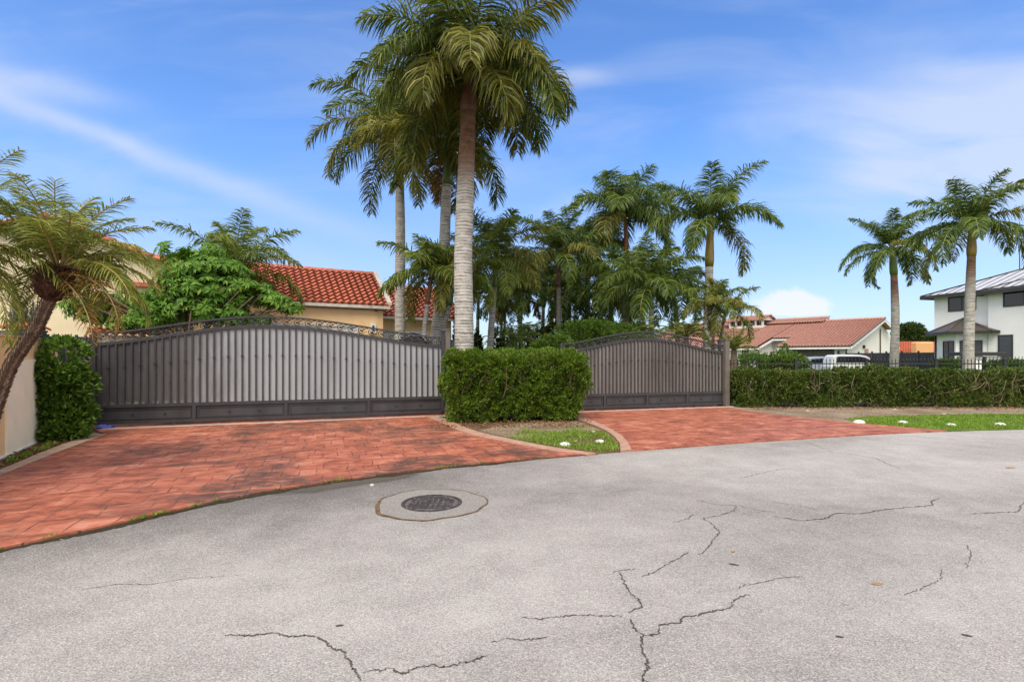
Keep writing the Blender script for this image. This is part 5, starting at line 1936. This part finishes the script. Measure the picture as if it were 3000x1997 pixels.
sb = G(178, 1286)
shrub('tall leafy shrub standing against the tan wall at the gate post', 'tall_shrub', 'shrub', sb,
      [Wb(185, 1035, 9.7, 62, 42, .35), Wb(160, 1090, 9.6, 82, 48, .4), Wb(205, 1130, 9.7, 62, 62, .4), Wb(135, 1170, 9.6, 66, 52, .4), Wb(205, 1215, 9.7, 58, 52, .4), Wb(120, 1215, 9.5, 48, 36, .3), Wb(175, 1258, 9.55, 75, 32, .3)],
      2600, 9, .090, 'shrub', 31, wid=.42, branches=40, br=.03)

# palmate tree behind the gate: whorls of drooping leaflets
def palmate_tree(label, base, blobs, nw, seed):
    rng = np.random.default_rng(seed)
    t = thing('palmate_tree', (base[0], base[1], 0), label, 'tree')
    P, D = blob_points(nw, blobs, rng)
    keep = lump(P, 3.6, seed) + rng.normal(size=nw) * .22 > -.16
    P, D = P[keep], D[keep]
    nw = len(P)
    axis = norm(D * .9 + np.array([0, -.25, .8]) + rvec(nw, rng) * .3)
    a1 = norm(np.cross(axis, rvec(nw, rng)))
    a2 = np.cross(axis, a1)
    m_ = MB()
    k = 8
    R = .165 * (.6 + .7 * rng.random(nw))
    Vs = []
    for j in range(k):
        th = 2 * pi * j / k + rng.normal(size=nw) * .12
        o = a1 * np.cos(th)[:, None] + a2 * np.sin(th)[:, None]
        sd = -a1 * np.sin(th)[:, None] + a2 * np.cos(th)[:, None]
        dn = axis * -1
        dr = (.25 + .35 * rng.random(nw))[:, None]
        L = R[:, None] * (.85 + .3 * rng.random((nw, 1)))
        b0 = P + o * L * .16
        m1 = P + o * L * .62 + dn * L * dr * .25
        tip = P + o * L * 1.12 + dn * L * dr * .95
        Vs.append(np.stack([b0, m1 + sd * L * .20, tip, m1 - sd * L * .20], 1))
    V = np.concatenate(Vs)
    idx = (np.arange(len(V)) * 4)[:, None]
    m_.add(V.reshape(-1, 3), idx + np.array([[0, 1, 2, 3]]), LF['umbrella'])
    m_.build('crown', t)
    m_ = MB()
    b0 = np.array([base[0], base[1], 0])
    fork = b0 + np.array([.1, .1, 1.6])
    m_.tube([b0, b0 * .5 + fork * .5 + np.array([.05, 0, 0]), fork], [.11, .09, .07], MAT['bark'], 9)
    for i in range(40):
        c, r = blobs[i % len(blobs)]
        q = np.array(c) + rvec(1, rng)[0] * np.array(r) * .9
        s0 = b0 + (fork - b0) * (.45 + .55 * rng.random())
        pp = smooth_path([s0, s0 * .6 + q * .4 + rng.normal(size=3) * .15 + np.array([0, 0, .2]), q], 6)
        m_.tube(pp, np.linspace(.045, .010, len(pp)), MAT['bark'], 6)
    m_.build('trunk', t)


d_ = 13.6
pb = W(545, 1200, d_)
palmate_tree('bright green tree with hand-shaped leaves behind the wide gate', pb, [
    Wb(560, 735, d_, 100, 32, .7), Wb(620, 790, d_, 115, 38, .8), Wb(520, 800, d_, 75, 50, .8), Wb(610, 845, d_, 170, 42, .9), Wb(740, 860, d_, 90, 38, .7), Wb(800, 880, d_, 55, 24, .5), Wb(850, 898, d_, 40, 16, .3), Wb(230, 890, 13.2, 45, 22, .4),
    Wb(430, 880, d_, 100, 36, .8), Wb(330, 880, d_, 110, 32, .7), Wb(290, 915, d_, 85, 28, .6), Wb(235, 830, 12.8, 22, 14, .25), Wb(420, 930, d_, 125, 34, .8), Wb(600, 905, d_, 170, 42, .9), Wb(700, 925, d_, 110, 28, .6)], 2700, 44)

# soft bushes and conifers in the yard
shrub('feathery light green bush behind the smaller gate', 'feathery_bush', 'bush', W(1720, 1100, 17.2), [Wb(1720, 985, 17.2, 105, 48, .8), Wb(1650, 1005, 17.0, 62, 28, .6), Wb(1790, 990, 17.4, 90, 42, .7), Wb(1860, 1005, 17.6, 60, 30, .6)],
      2600, 9, .10, 'bush', 51, wid=.3, branches=16)
shrub('young bright bush behind the clipped hedge', 'feathery_bush', 'bush', W(1640, 1100, 15.6), [Wb(1625, 1010, 15.6, 55, 26, .4), Wb(1590, 1020, 15.4, 35, 20, .4)], 700, 9, .09, 'bush', 52, wid=.35, branches=10)
shrub('dark bush under the grove palms', 'feathery_bush', 'bush', W(1690, 1100, 25), [Wb(1660, 985, 25, 70, 45, 1.0), Wb(1750, 980, 25.5, 80, 45, 1.0), Wb(1830, 990, 25.5, 80, 40, 1.0)], 1800, 8, .16, 'tree', 53, wid=.4, branches=10)
for i, (u, vt, wpx, d, lab) in enumerate([(1345, 880, 34, 22.5, 'dark conifer beside the peach house wall'), (1400, 965, 26, 22, 'dark narrow conifer directly right of the thickest trunk'), (1447, 955, 50, 21.5, 'dark cone-shaped conifer between two slim palm trunks'),
                                        (1488, 947, 52, 22, 'tallest dark cone-shaped conifer in the sky gap'), (1538, 950, 42, 22.5, 'dark cone-shaped conifer behind the drooping cycad'), (1582, 958, 38, 22.5, 'dark leaning conifer at the edge of the grove')]):
    rng = np.random.default_rng(300 + i)
    b = W(u, 1100, d)
    h = CH + (HZ - vt) / F * d
    rb_ = wpx / 2 / F * d
    t = thing('conifer', (b[0], b[1], 0), lab, 'tree', 'dark conifers in the yard')
    n = 1500
    q = 1 - np.sqrt(rng.random(n))
    ang = rng.random(n) * 2 * pi
    rr = rb_ * (1.15 - q) ** .8 * (.75 + .3 * rng.random(n)) * (1 + .12 * np.sin(ang * 5 + q * 20))
    P = np.c_[b[0] + rr * np.cos(ang), b[1] + rr * np.sin(ang), .1 + q * (h - .1)]
    N = norm(np.c_[np.cos(ang), np.sin(ang), np.full(n, .8)])
    m_ = MB()
    tufts(m_, P, N, 6, .5, .14, .25, LF['cone'], rng)
    m_.build('crown', t)
    m_ = MB()
    m_.tube([(b[0], b[1], 0), (b[0], b[1], h * .85)], [.07, .02], MAT['bark'], 7)
    m_.build('trunk', t)


# ------------------------------------------------------------------ right iron fence and things beyond
def iron_fence(label, a, b, h, npost, npk, name='iron_fence', mat='darktrim', solid=0.):
    a, b = np.asarray(a, float), np.asarray(b, float)
    L = np.linalg.norm(b - a)
    d = np.r_[(b - a) / L, 0]
    n_ = np.array([-d[1], d[0], 0])
    t = thing(name, (a[0], a[1], 0), label, 'fence')
    o = np.r_[a, 0]
    for k in range(npost):
        s = L * k / (npost - 1)
        m_ = MB()
        c = o + d * s
        m_.cbox((c[0], c[1], (h - .05) / 2), (.085, .085, h - .05), MAT[mat], 0, .006)
        m_.cbox((c[0], c[1], h - .035), (.11, .11, .028), MAT[mat], 0, .008)
        m_.build('post', t)
    for z in (.2, h - .42, h - .20):
        m_ = MB()
        m_.obox(o + up * z - n_ * .016, d * L, n_ * .032, up * .035, MAT[mat])
        m_.build('rail', t)
    for k in range(npk):
        s = L * (k + .5) / npk
        c = o + d * s
        m_ = MB()
        m_.tube([c + up * .12, c + up * (h - .10), c + up * (h - .085), c + up * h], [.010, .010, .018, .002], MAT[mat], 5)
        m_.build('picket', t)
    return t


iron_fence('black iron picket fence running behind the long thin hedge', (6.85, 16.75), (18.6, 17.25), 1.50, 6, 96)
iron_fence('black picket fence in front of the white house', (20.8, 25.8), (30.5, 24.8), 1.58, 5, 60)
# dark board fence in the distance
a_, b_ = W(2478, 1040, 47.0), W(2742, 1040, 37.5)
t = thing('board_fence', (a_[0], a_[1], 0), 'solid black board fence between pink-roofed and white houses', 'fence')
dv = np.r_[b_[:2] - a_[:2], 0]
m_ = MB()
m_.obox(np.r_[a_[:2], 0], dv, np.array([.05, .05, 0]), up * 1.85, MAT['darkwall'])
m_.build('boards', t)
for k in range(7):
    m_ = MB()
    q = np.r_[a_[:2], 0] + dv * k / 6 + np.array([-.04, -.09, 0])
    m_.obox(q, np.array([.1, 0, 0]), np.array([0, .1, 0]), up * 1.98, MAT['darktrim'])
    m_.build('post', t)

# ------------------------------------------------------------------ pink-roofed house
HC = np.array([32.2, 50.0, 0])
e_ = np.array([-.643, .766, 0])
g_ = np.array([.766, .643, 0])
PZ = 2.63
SL = .287
hP = thing('pink_roof_house', HC, 'long white bungalow with faded pink tile roof beyond the right hedge', 'house')
def PP(t_, s_, z=None):
    return HC + e_ * t_ + g_ * s_ + up * (PZ + SL * s_ if z is None else z)
slope = norm(g_ + up * SL)
KS = math.hypot(1, SL)
m_ = MB()
S1 = 10.6
for t0, t1, s0, s1 in ((-.35, 6.5, 0, S1), (6.5, 8.5, 3.65, S1), (8.5, 26, 0, S1)):
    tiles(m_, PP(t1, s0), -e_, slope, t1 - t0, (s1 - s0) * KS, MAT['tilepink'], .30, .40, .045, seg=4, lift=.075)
    m_.obox(PP(t1, s0) - up * .16, -e_ * (t1 - t0), slope * (s1 - s0) * KS, up * .10, MAT['tiledark'])
# rear slope
q0 = PP(26, S1)
rs = norm(g_ - up * SL)
m_.obox(q0 - up * .05, -e_ * 26.35, rs * 3.6 * KS, up * .10, MAT['tilepink'])
rf = m_.build('roof', hP)
m_ = MB()
ridge_tiles(m_, PP(26, S1) + up * .06, PP(-.4, S1) + up * .06, MAT['tilepink'], .16, .5)
# rake edge tiles
for a0, b0 in ((PP(-.4, 0), PP(-.4, S1)),):
    ridge_tiles(m_, a0 + up * .02, b0 + up * .04, MAT['tiledark'], .10, .45)
m_.build('ridge_cap', rf)
m_ = MB()
q = PP(-.36, 0) - up * .34
m_.obox(q, slope * S1 * KS, -e_ * .05, up * .22, MAT['whitepaint'])
q = PP(-.36, S1) - up * .34
m_.obox(q, rs * 3.6 * KS, -e_ * .05, up * .22, MAT['whitepaint'])
for t0, t1, s0 in ((-.3, 6.5, 0), (8.5, 26, 0), (6.5, 8.5, 3.65)):
    m_.obox(PP(t0, s0 + .08) - up * .36, e_ * (t1 - t0), -g_ * .05, up * .18, MAT['whitepaint'])
m_.obox(PP(8.46, 0) - up * .34, slope * 3.6 * KS, -e_ * .05, up * .22, MAT['whitepaint'])
m_.build('fascia', hP)
m_ = MB()
gp_ = [PP(.3, .7, 0), PP(.3, 21.0, 0), PP(.3, 21.0, 1.9), PP(.3, 14.4, PZ + SL * S1 - SL * (14.4 - S1) - .25), PP(.3, S1, PZ + SL * S1 - .25), PP(.3, .7, PZ + SL * .7 - .25)]
m_.wallpoly(gp_, e_ * .25, MAT['whitewarm'])
m_.build('gable_wall', hP)
m_ = MB()
for t0, t1, s0 in ((.56, 6.3, .7), (8.8, 26, .7), (6.3, 8.8, 4.6)):
    m_.obox(PP(t0, s0, 0), e_ * (t1 - t0), g_ * .25, up * (PZ + SL * s0 - .25), MAT['whitewarm'])
m_.obox(PP(6.1, .952, 0), e_ * .2, g_ * 3.64, up * (PZ + .1), MAT['whitewarm'])
m_.wallpoly([PP(8.8, .96, 0), PP(8.8, 4.59, 0), PP(8.8, 4.59, PZ + SL * 4.6 - .25), PP(8.8, .96, PZ + SL * .96 - .25)], e_ * .2, MAT['whitewarm'])
m_.build('front_wall', hP)
window(hP, PP(5.2, .7, .1), -e_, 3.9, 2.2, -g_, MAT['brownpanel'], MAT['brownpanel'], 0, .08, 'garage_door')
for t_, s_, w_, z_, h_ in ((10.6, .7, .75, .6, 1.8), (8.45, 4.6, .5, .2, 1.9), (7.6, 4.6, 1.15, .2, 1.9)):
    window(hP, PP(t_, s_, z_), -e_, w_, h_, -g_, MAT['brownpanel'], MAT['bronzeglass'], 1, .07)
for s_, t_ in ((.62, .9), (.62, 5.6)):
    m_ = MB()
    m_.box(PP(t_, .55, 1.95), (.18, .14, .34), MAT['darktrim'], .8)
    m_.build('wall_lantern', hP)
m_ = MB()
m_.tube([PP(.2, 11.2, 0), PP(.2, 11.2, 4.6)], .06, MAT['brownpanel'], 6)
m_.tube([PP(.0, .1, PZ - .2), PP(.2, .5, PZ - .5), PP(.25, .62, 1.9), PP(.25, .62, 0)], .06, MAT['brownpanel'], 6)
m_.tube([PP(8.5, .1, PZ - .2), PP(8.65, .5, PZ - .5), PP(8.72, .62, 1.9), PP(8.72, .62, 0)], .06, MAT['brownpanel'], 6)
m_.build('downpipe', hP)
m_ = MB()
m_.obox(PP(.29, 6.2, 1.4), g_ * 1.0, -e_ * .08, up * .95, MAT['tilepink'])
m_.build('wall_vent', hP)
m_ = MB()
m_.box(PP(.18, 5.7, 2.55), (.16, .16, .35), MAT['darktrim'])
m_.build('wall_lantern', hP)
# clerestory on the ridge
m_ = MB()
m_.obox(PP(11.8, 8.6, 5.0), e_ * 4.4, g_ * 2.2, up * .45, MAT['whitewarm'])
for k in range(6):
    m_.obox(PP(11.8 + k * .84, 8.55, 5.45), e_ * .20, g_ * .25, up * .62, MAT['whitewarm'])
m_.obox(PP(11.85, 8.9, 5.45), e_ * 4.3, g_ * 1.9, up * .62, MAT['glass'])
m_.obox(PP(11.7, 8.5, 6.07), e_ * 4.6, g_ * .3, up * .14, MAT['whitewarm'])
m_.wallpoly([PP(11.72, 8.3, 6.1), PP(11.72, 10.0, 6.60), PP(11.72, 11.7, 6.1)], e_ * .06, MAT['whitewarm'])
m_.build('clerestory', hP)
m_ = MB()
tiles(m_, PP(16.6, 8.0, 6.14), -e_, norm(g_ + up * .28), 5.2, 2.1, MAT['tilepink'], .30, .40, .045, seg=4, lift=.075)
m_.obox(PP(16.6, 10.0, 6.68), -e_ * 5.2, norm(g_ - up * .28) * 2.1, up * .08, MAT['tilepink'])
ridge_tiles(m_, PP(16.6, 10.0, 6.74), PP(11.4, 10.0, 6.74), MAT['tilepink'], .13, .5)
m_.build('clerestory_roof', hP)
# second, slightly higher ridge behind on the left
m_ = MB()
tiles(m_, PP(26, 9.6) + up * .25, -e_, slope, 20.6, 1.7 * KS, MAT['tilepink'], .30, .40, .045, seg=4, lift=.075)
m_.obox(PP(26, 11.25) + up * .20, -e_ * 20.6, rs * 3 * KS, up * .08, MAT['tilepink'])
ridge_tiles(m_, PP(26, 11.3) + up * .32, PP(5.3, 11.3) + up * .32, MAT['tilepink'], .16, .5)
m_.wallpoly([PP(5.5, 10.0), PP(5.5, 11.2) + up * .2, PP(5.5, 13.2, PZ + SL * 9.3)], e_ * .1, MAT['whitewarm'])
m_.build('rear_roof', hP)

# ------------------------------------------------------------------ white two-storey house on the right
wC = np.array([29.9, 36.8, 0])
wv_ = np.array([.225, -.974, 0])
wv_ = norm(wv_)
wi = np.array([.974, .225, 0])
wi = norm(wi)
hW = thing('white_house', wC, 'two storey white house with grey metal roof and dark windows at right', 'house')
WZ = 5.78
LW_, DW = 15.0, 13.0
m_ = MB()
m_.obox(wC, wv_ * LW_, wi * DW, up * WZ, MAT['whitewall'])
m_.build('wall', hW)
oh = .55
RP = .40
def roof_hip(mb, c0, v, i, L, D, z, pitch, mat, seammat, trim, sp=.55):
    """hip roof on a rectangle (corner c0, along v length L, inwards i depth D) with standing seams"""
    h = D / 2 * pitch
    A = c0 + up * z; B = A + v * L; Cc = B + i * D; Dd = A + i * D
    R1 = A + v * D / 2 + i * D / 2 + up * h
    R2 = B - v * D / 2 + i * D / 2 + up * h
    if L < D:
        R1 = R2 = A + v * L / 2 + i * D / 2 + up * h
    V = [A, B, Cc, Dd, R1, R2]
    mb.add(V, [[0, 1, 5, 4], [1, 2, 5], [2, 3, 4, 5], [3, 0, 4]], mat)
    # fascia
    t_ = .20
    for p, q in ((A, B), (B, Cc), (Cc, Dd), (Dd, A)):
        dd = norm(q - p)
        nn = np.cross(dd, up)
        mb.obox(p - up * (t_ + .0) + nn * .012, q - p, nn * .05, up * (t_ + .03), trim)
    # soffit
    mb.add([A - up * .12, B - up * .12, Cc - up * .12, Dd - up * .12], [[3, 2, 1, 0]], trim)
    # hips and seams
    for p, q in ((A, R1), (B, R2), (Cc, R2), (Dd, R1), (R1, R2)):
        if np.linalg.norm(q - p) > .1:
            mb.tube([p + up * .03, q + up * .03], .06, trim, 6)
    n = int(L / sp)
    for k in range(1, n):
        s = L * k / n
        top = min(s, L - s, D / 2)
        p = A + v * s
        q = p + i * top + up * top * pitch
        mb.tube([p + up * .015, q + up * .015], .022, seammat, 4)
    n = int(D / sp)
    for k in range(1, n):
        s = D * k / n
        top = min(s, D - s)
        p = A + i * s
        q = p + v * top + up * top * pitch
        mb.tube([p + up * .015, q + up * .015], .022, seammat, 4)


m_ = MB()
roof_hip(m_, wC - wv_ * oh - wi * oh, wv_, wi, LW_ + 2 * oh, DW + 2 * oh, WZ + .02, RP, MAT['seam'], MAT['darktrim'], MAT['darktrim'])
m_.build('roof', hW)
# projecting wing from t = 3.65
m_ = MB()
wC2 = wC + wv_ * 3.65 - wi * .35
m_.obox(wC2, wv_ * (LW_ - 3.7), wi * .348, up * (WZ - .05), MAT['whitewall'])
m_.build('wing_wall', hW)
m_ = MB()
roof_hip(m_, wC2 - wv_ * .5 - wi * .5, wv_, wi, LW_ - 3.2, 6.2, WZ - .12, .40, MAT['seamdark'], MAT['seamdark'], MAT['darktrim'], .45)
m_.build('wing_roof', hW)
def PW(t_, z, out=0.): return wC + wv_ * t_ - wi * out + up * z
window(hW, PW(.95, 4.62), wv_, 1.75, .98, -wi, MAT['darktrim'], MAT['glass'], 1, .06)
window(hW, PW(4.5, 4.62, .352), wv_, 2.2, .98, -wi, MAT['darktrim'], MAT['glass'], 1, .06)
window(hW, PW(4.22, .35, .352), wv_, .80, 2.55, -wi, MAT['darktrim'], MAT['blind'], 0, .06)
window(hW, PW(5.75, .9, .352), wv_, .9, 1.6, -wi, MAT['darktrim'], MAT['blind'], 0, .06)
# bay
b0, kk, b1 = PW(.15, 0), PW(2.35, 0, 1.25), PW(3.62, 0, .2)
m_ = MB()
m_.prism([b0[:2], kk[:2], b1[:2], PW(3.62, 0, -.2)[:2], PW(.15, 0, -.2)[:2]], 0, 3.12, MAT['whitewall'])
m_.build('bay_wall', hW)
m_ = MB()
bo = [PW(-.35, 3.18, .30), PW(2.25, 3.18, 1.85), PW(4.1, 3.18, .75), PW(4.3, 3.18, .352)]
ap = PW(1.9, 4.10, .0)
ap2 = PW(3.6, 3.72, .352)
V = bo + [PW(-.35, 3.18, 0), ap]
m_.add(V, [[0, 1, 5], [1, 2, 5], [2, 3, 5], [4, 0, 5]], MAT['seamdark'])
for p, q in zip([V[4]] + bo[:-1], bo):
    dd = q - p
    m_.obox(p - up * .16, dd, np.array([0, 0, .0]) + norm(np.cross(dd, up)) * .05, up * .17, MAT['darktrim'])
m_.add([p - up * .1 for p in (V[4], bo[0], bo[1], bo[2], bo[3])], [[0, 1, 2, 3, 4]], MAT['darktrim'])
for p in bo[:3]:
    m_.tube([p + up * .02, ap + up * .02], .045, MAT['seamdark'], 5)
m_.build('bay_roof', hW)
for (p, q, f0, f1) in ((b0, kk, .38, .93), (kk, b1, .12, .80)):
    dd = q - p
    ln_ = np.linalg.norm(dd)
    dd = norm(dd)
    nn = np.cross(dd, up)
    if np.dot(nn, -wi) < 0:
        nn = -nn
    window(hW, p + dd * ln_ * f0 + up * .55, dd, ln_ * (f1 - f0), 2.05, nn, MAT['darktrim'], MAT['blind'], 1, .06)
m_ = MB()
q = PW(.12, 0, .06)
m_.tube([q, q + up * 3.0], .05, MAT['darktrim'], 6)
m_.build('downpipe', hW)
m_ = MB()
q = wC + wv_ * 4.2 + wi * 3.0 + up * (WZ + 1.45)
m_.tube([q, q + up * 1.1], .12, MAT['seamdark'], 8)
m_.tube([wC + wv_ * 1.6 + wi * 5.5 + up * (WZ + 1.5), wC + wv_ * 1.6 + wi * 5.5 + up * (WZ + 5.2)], .03, MAT['seamdark'], 5)
m_.build('roof_vent', hW)

# outdoor counter in front of the white house
oc = W(2862, 1030, 30.5)
t = thing('outdoor_counter', (oc[0], oc[1], 0), 'white outdoor counter with a thick dark top before the white house', 'counter')
m_ = MB()
m_.box((oc[0] + .1, oc[1], .78), (2.1, .6, 1.56), MAT['whitewall'])
m_.build('base_wall', t)
m_ = MB()
m_.cbox((oc[0], oc[1], 1.70), (2.7, .9, .22), MAT['darktrim'], 0, .04)
m_.build('counter_top', t)
m_ = MB()
m_.cbox((oc[0] - 1.02, oc[1] - .55, .78), (.46, .45, 1.5), MAT['darktrim'], 0, .03)
tag(m_.build('grill_box', t), 'tall black box at the left end of the counter')

# ------------------------------------------------------------------ orange house, far trees
of = W(2690, 1030, 62)
t = thing('orange_house', (of[0], of[1], 0), 'low orange house with box chimney between the two white houses', 'house')
m_ = MB()
m_.box((of[0] + .2, of[1] + 3, 1.0), (8.0, 6, 2.0), MAT['tileorange'])
m_.build('wall', t)
m_ = MB()
A_ = np.array([of[0] - 4.4, of[1] - .6, 2.05])
tiles(m_, A_, np.array([1., 0, 0]), norm([0, 1, .34]), 9.2, 4.2, MAT['tileorange'], .3, .4, .05, clip=lambda h: (h * .85, 9.2), seg=4)
m_.obox(A_ - up * .15, np.array([9.2, 0, 0]), np.array([0, .1, 0]), up * .12, MAT['peach'])
m_.build('roof', t)
m_ = MB()
cc = W(2702, 1004, 61)
m_.cbox((cc[0], cc[1], 2.62), (2.05, 1.0, 1.25), MAT['orange'], 0, .12)
m_.box((cc[0], cc[1] + .1, 1.55), (1.75, .9, .9), MAT['orange'])
m_.build('chimney', t)
m_ = MB()
m_.lathe((cc[0] + .25, cc[1] - .40, 1.72), [(.05, -.12), (.12, 0), (.05, .12)], MAT['whitepaint'], 8)
m_.build('wall_lamp', t)

shrub('round-crowned tree standing behind the orange house', 'broad_tree', 'tree', W(2665, 1100, 80), [Wb(2660, 985, 80, 38, 36, 2), Wb(2690, 990, 80, 26, 26, 2), Wb(2640, 1000, 80, 24, 26, 2), Wb(2675, 968, 80, 22, 20, 1.5)], 2200, 8, .34, 'tree', 81, wid=.5, branches=14, br=.16, group='far trees')
shrub('small tree peeking out between the orange and white houses', 'broad_tree', 'tree', W(2733, 1100, 75), [Wb(2733, 1005, 75, 15, 22, 1.5)], 500, 8, .3, 'tree', 82, wid=.5, branches=8, br=.1, group='far trees')
shrub('low bush growing under the bungalow windows', 'garden_bush', 'bush', W(2300, 1100, 46), [Wb(2290, 1062, 46, 75, 34, 1.0), Wb(2205, 1066, 45, 70, 32, 1.0), Wb(2297, 1022, 54, 9, 18, .5)], 2200, 8, .16, 'bush', 83, wid=.4, branches=8)
shrub('bush behind the fence at the right hedge', 'garden_bush', 'bush', W(2330, 1100, 18.2), [Wb(2310, 1062, 18.0, 60, 18, .5)], 500, 9, .09, 'bush', 84, wid=.4, branches=8)
shrub('low plants growing along the white house picket fence', 'garden_bush', 'bush', W(2900, 1100, 25.2), [Wb(2950, 1068, 25.2, 60, 12, .5), Wb(2780, 1066, 25.2, 50, 10, .5)], 600, 8, .12, 'bush', 85, wid=.4, branches=8)

# distant tree line closing the horizon
m_ = MB()
rng = np.random.default_rng(90)
for k in range(90):
    ang = radians(-62 + k * 1.4)
    dist = 170 + rng.random() * 60
    c = np.array([sin(ang) * dist, cos(ang) * dist, 0])
    hh = 2.6 + 3.2 * rng.random() * (1 if not 10 < np.degrees(ang) < 40 else .5)
    P, D = blob_points(240, [((c[0], c[1], hh * .5), (4.5, 3, hh * .55)), ((c[0] + 3, c[1], hh * .35), (4, 3, hh * .4))], rng)
    P[:, 2] = np.maximum(P[:, 2], .2)
    tufts(m_, P, D, 4, 1., .9, .6, LF['tree'], rng)
tag(m_.build('treeline'), 'distant low belt of trees along the horizon', 'treeline', kind='stuff')


# ------------------------------------------------------------------ parked cars
def car(label, c, rot, L, wd, H, paint, van, name='parked_car'):
    t = thing(name, (c[0], c[1], 0), label, 'car', 'cars parked beyond the fence')
    cr_, sr_ = cos(rot), sin(rot)

    def X(x, y, z):
        return np.array([c[0] + x * cr_ - y * sr_, c[1] + x * sr_ + y * cr_, z])
    hb = H * (.56 if van else .6)
    prof_low = [(-L / 2, .35), (-L / 2 - .02, hb * .7), (-L / 2 + .08, hb), (L * .24, hb), (L * .42, hb * .93), (L / 2 - .04, hb * .72), (L / 2, .42), (L / 2 - .1, .25), (-L / 2 + .1, .25)]
    m_ = MB()
    rings = []
    for y, k in ((-wd / 2, .97), (-wd / 2 + .06, 1), (wd / 2 - .06, 1), (wd / 2, .97)):
        rings.append([X(x * k, y, z) for x, z in prof_low])
    m_.loft(rings, paint, cap=True)
    m_.build('body', t)
    if van:
        gh = [(-L / 2 + .10, hb - .02), (-L / 2 + .22, H * .9), (-L / 2 + .45, H * .985), (-L * .1, H), (L * .06, H * .975), (L * .16, H * .92), (L * .36, hb + .02), (L * .38, hb - .02)]
    else:
        gh = [(-L * .40, hb - .02), (-L * .30, H * .86), (-L * .18, H * .97), (0, H), (L * .1, H * .95), (L * .27, hb - .02)]
    m_ = MB()
    rings = []
    for y, k in ((-wd / 2 + .04, 0), (-wd / 2 + .16, 1), (wd / 2 - .16, 1), (wd / 2 - .04, 0)):
        R = []
        for x, z in gh:
            R.append(X(x, y, hb - .02 + (z - hb + .02) * (.93 if k == 0 else 1)))
        rings.append(R)
    m_.loft(rings, paint, cap=True)
    m_.build('cabin', t)
    # side windows on both flanks, windshield
    for sg in (-1, 1):
        m_ = MB()
        y = sg * (wd / 2 - .034)
        if van:
            poly = [(-L / 2 + .42, hb + .08), (-L / 2 + .46, H * .86), (-L / 2 + .62, H * .905), (L * .02, H * .90), (L * .13, H * .84), (L * .25, hb + .10)]
        else:
            poly = [(-L * .30, hb + .04), (-L * .22, H * .84), (L * .03, H * .90), (L * .17, hb + .04)]
        m_.wallpoly([X(x, y, z) for x, z in poly], X(0, sg * .02, 0) - X(0, 0, 0), MAT['glass'])
        m_.build('side_window', t)
    m_ = MB()
    (x0, z0_), (x1, z1_) = ((L * .17, H * .90), (L * .345, hb + .06)) if van else ((L * .11, H * .92), (L * .255, hb + .03))
    yw = wd / 2 - .22
    m_.wallpoly([X(x0, -yw, z0_), X(x1, -yw - .08, z1_), X(x1, yw + .08, z1_), X(x0, yw, z0_)], np.array([0, 0, .022]), MAT['glass'])
    m_.build('windshield', t)
    for sx_ in (-L * .30, L * .31):
        for sg in (-1, 1):
            m_ = MB()
            m_.tube([X(sx_, sg * (wd / 2 - .2), .33), X(sx_, sg * (wd / 2 + .015), .33)], .33, MAT['tyre'], 20)
            wl = m_.build('wheel', t)
            m_ = MB()
            m_.tube([X(sx_, sg * (wd / 2 - .1), .33), X(sx_, sg * (wd / 2 + .025), .33)], .20, MAT['rim'], 16)
            m_.build('rim', wl)
    return t


vc = W(2500, 1050, 45.0)
car('white van with dark side windows parked behind the right fence', (vc[0], vc[1]), radians(-8), 4.4, 1.85, 1.72, MAT['carwhite'], True, 'parked_van')
vc = W(2398, 1050, 48.5)
car('blue-grey car mostly hidden behind the white van', (vc[0], vc[1]), radians(-5), 4.3, 1.8, 1.55, MAT['carblue'], False)
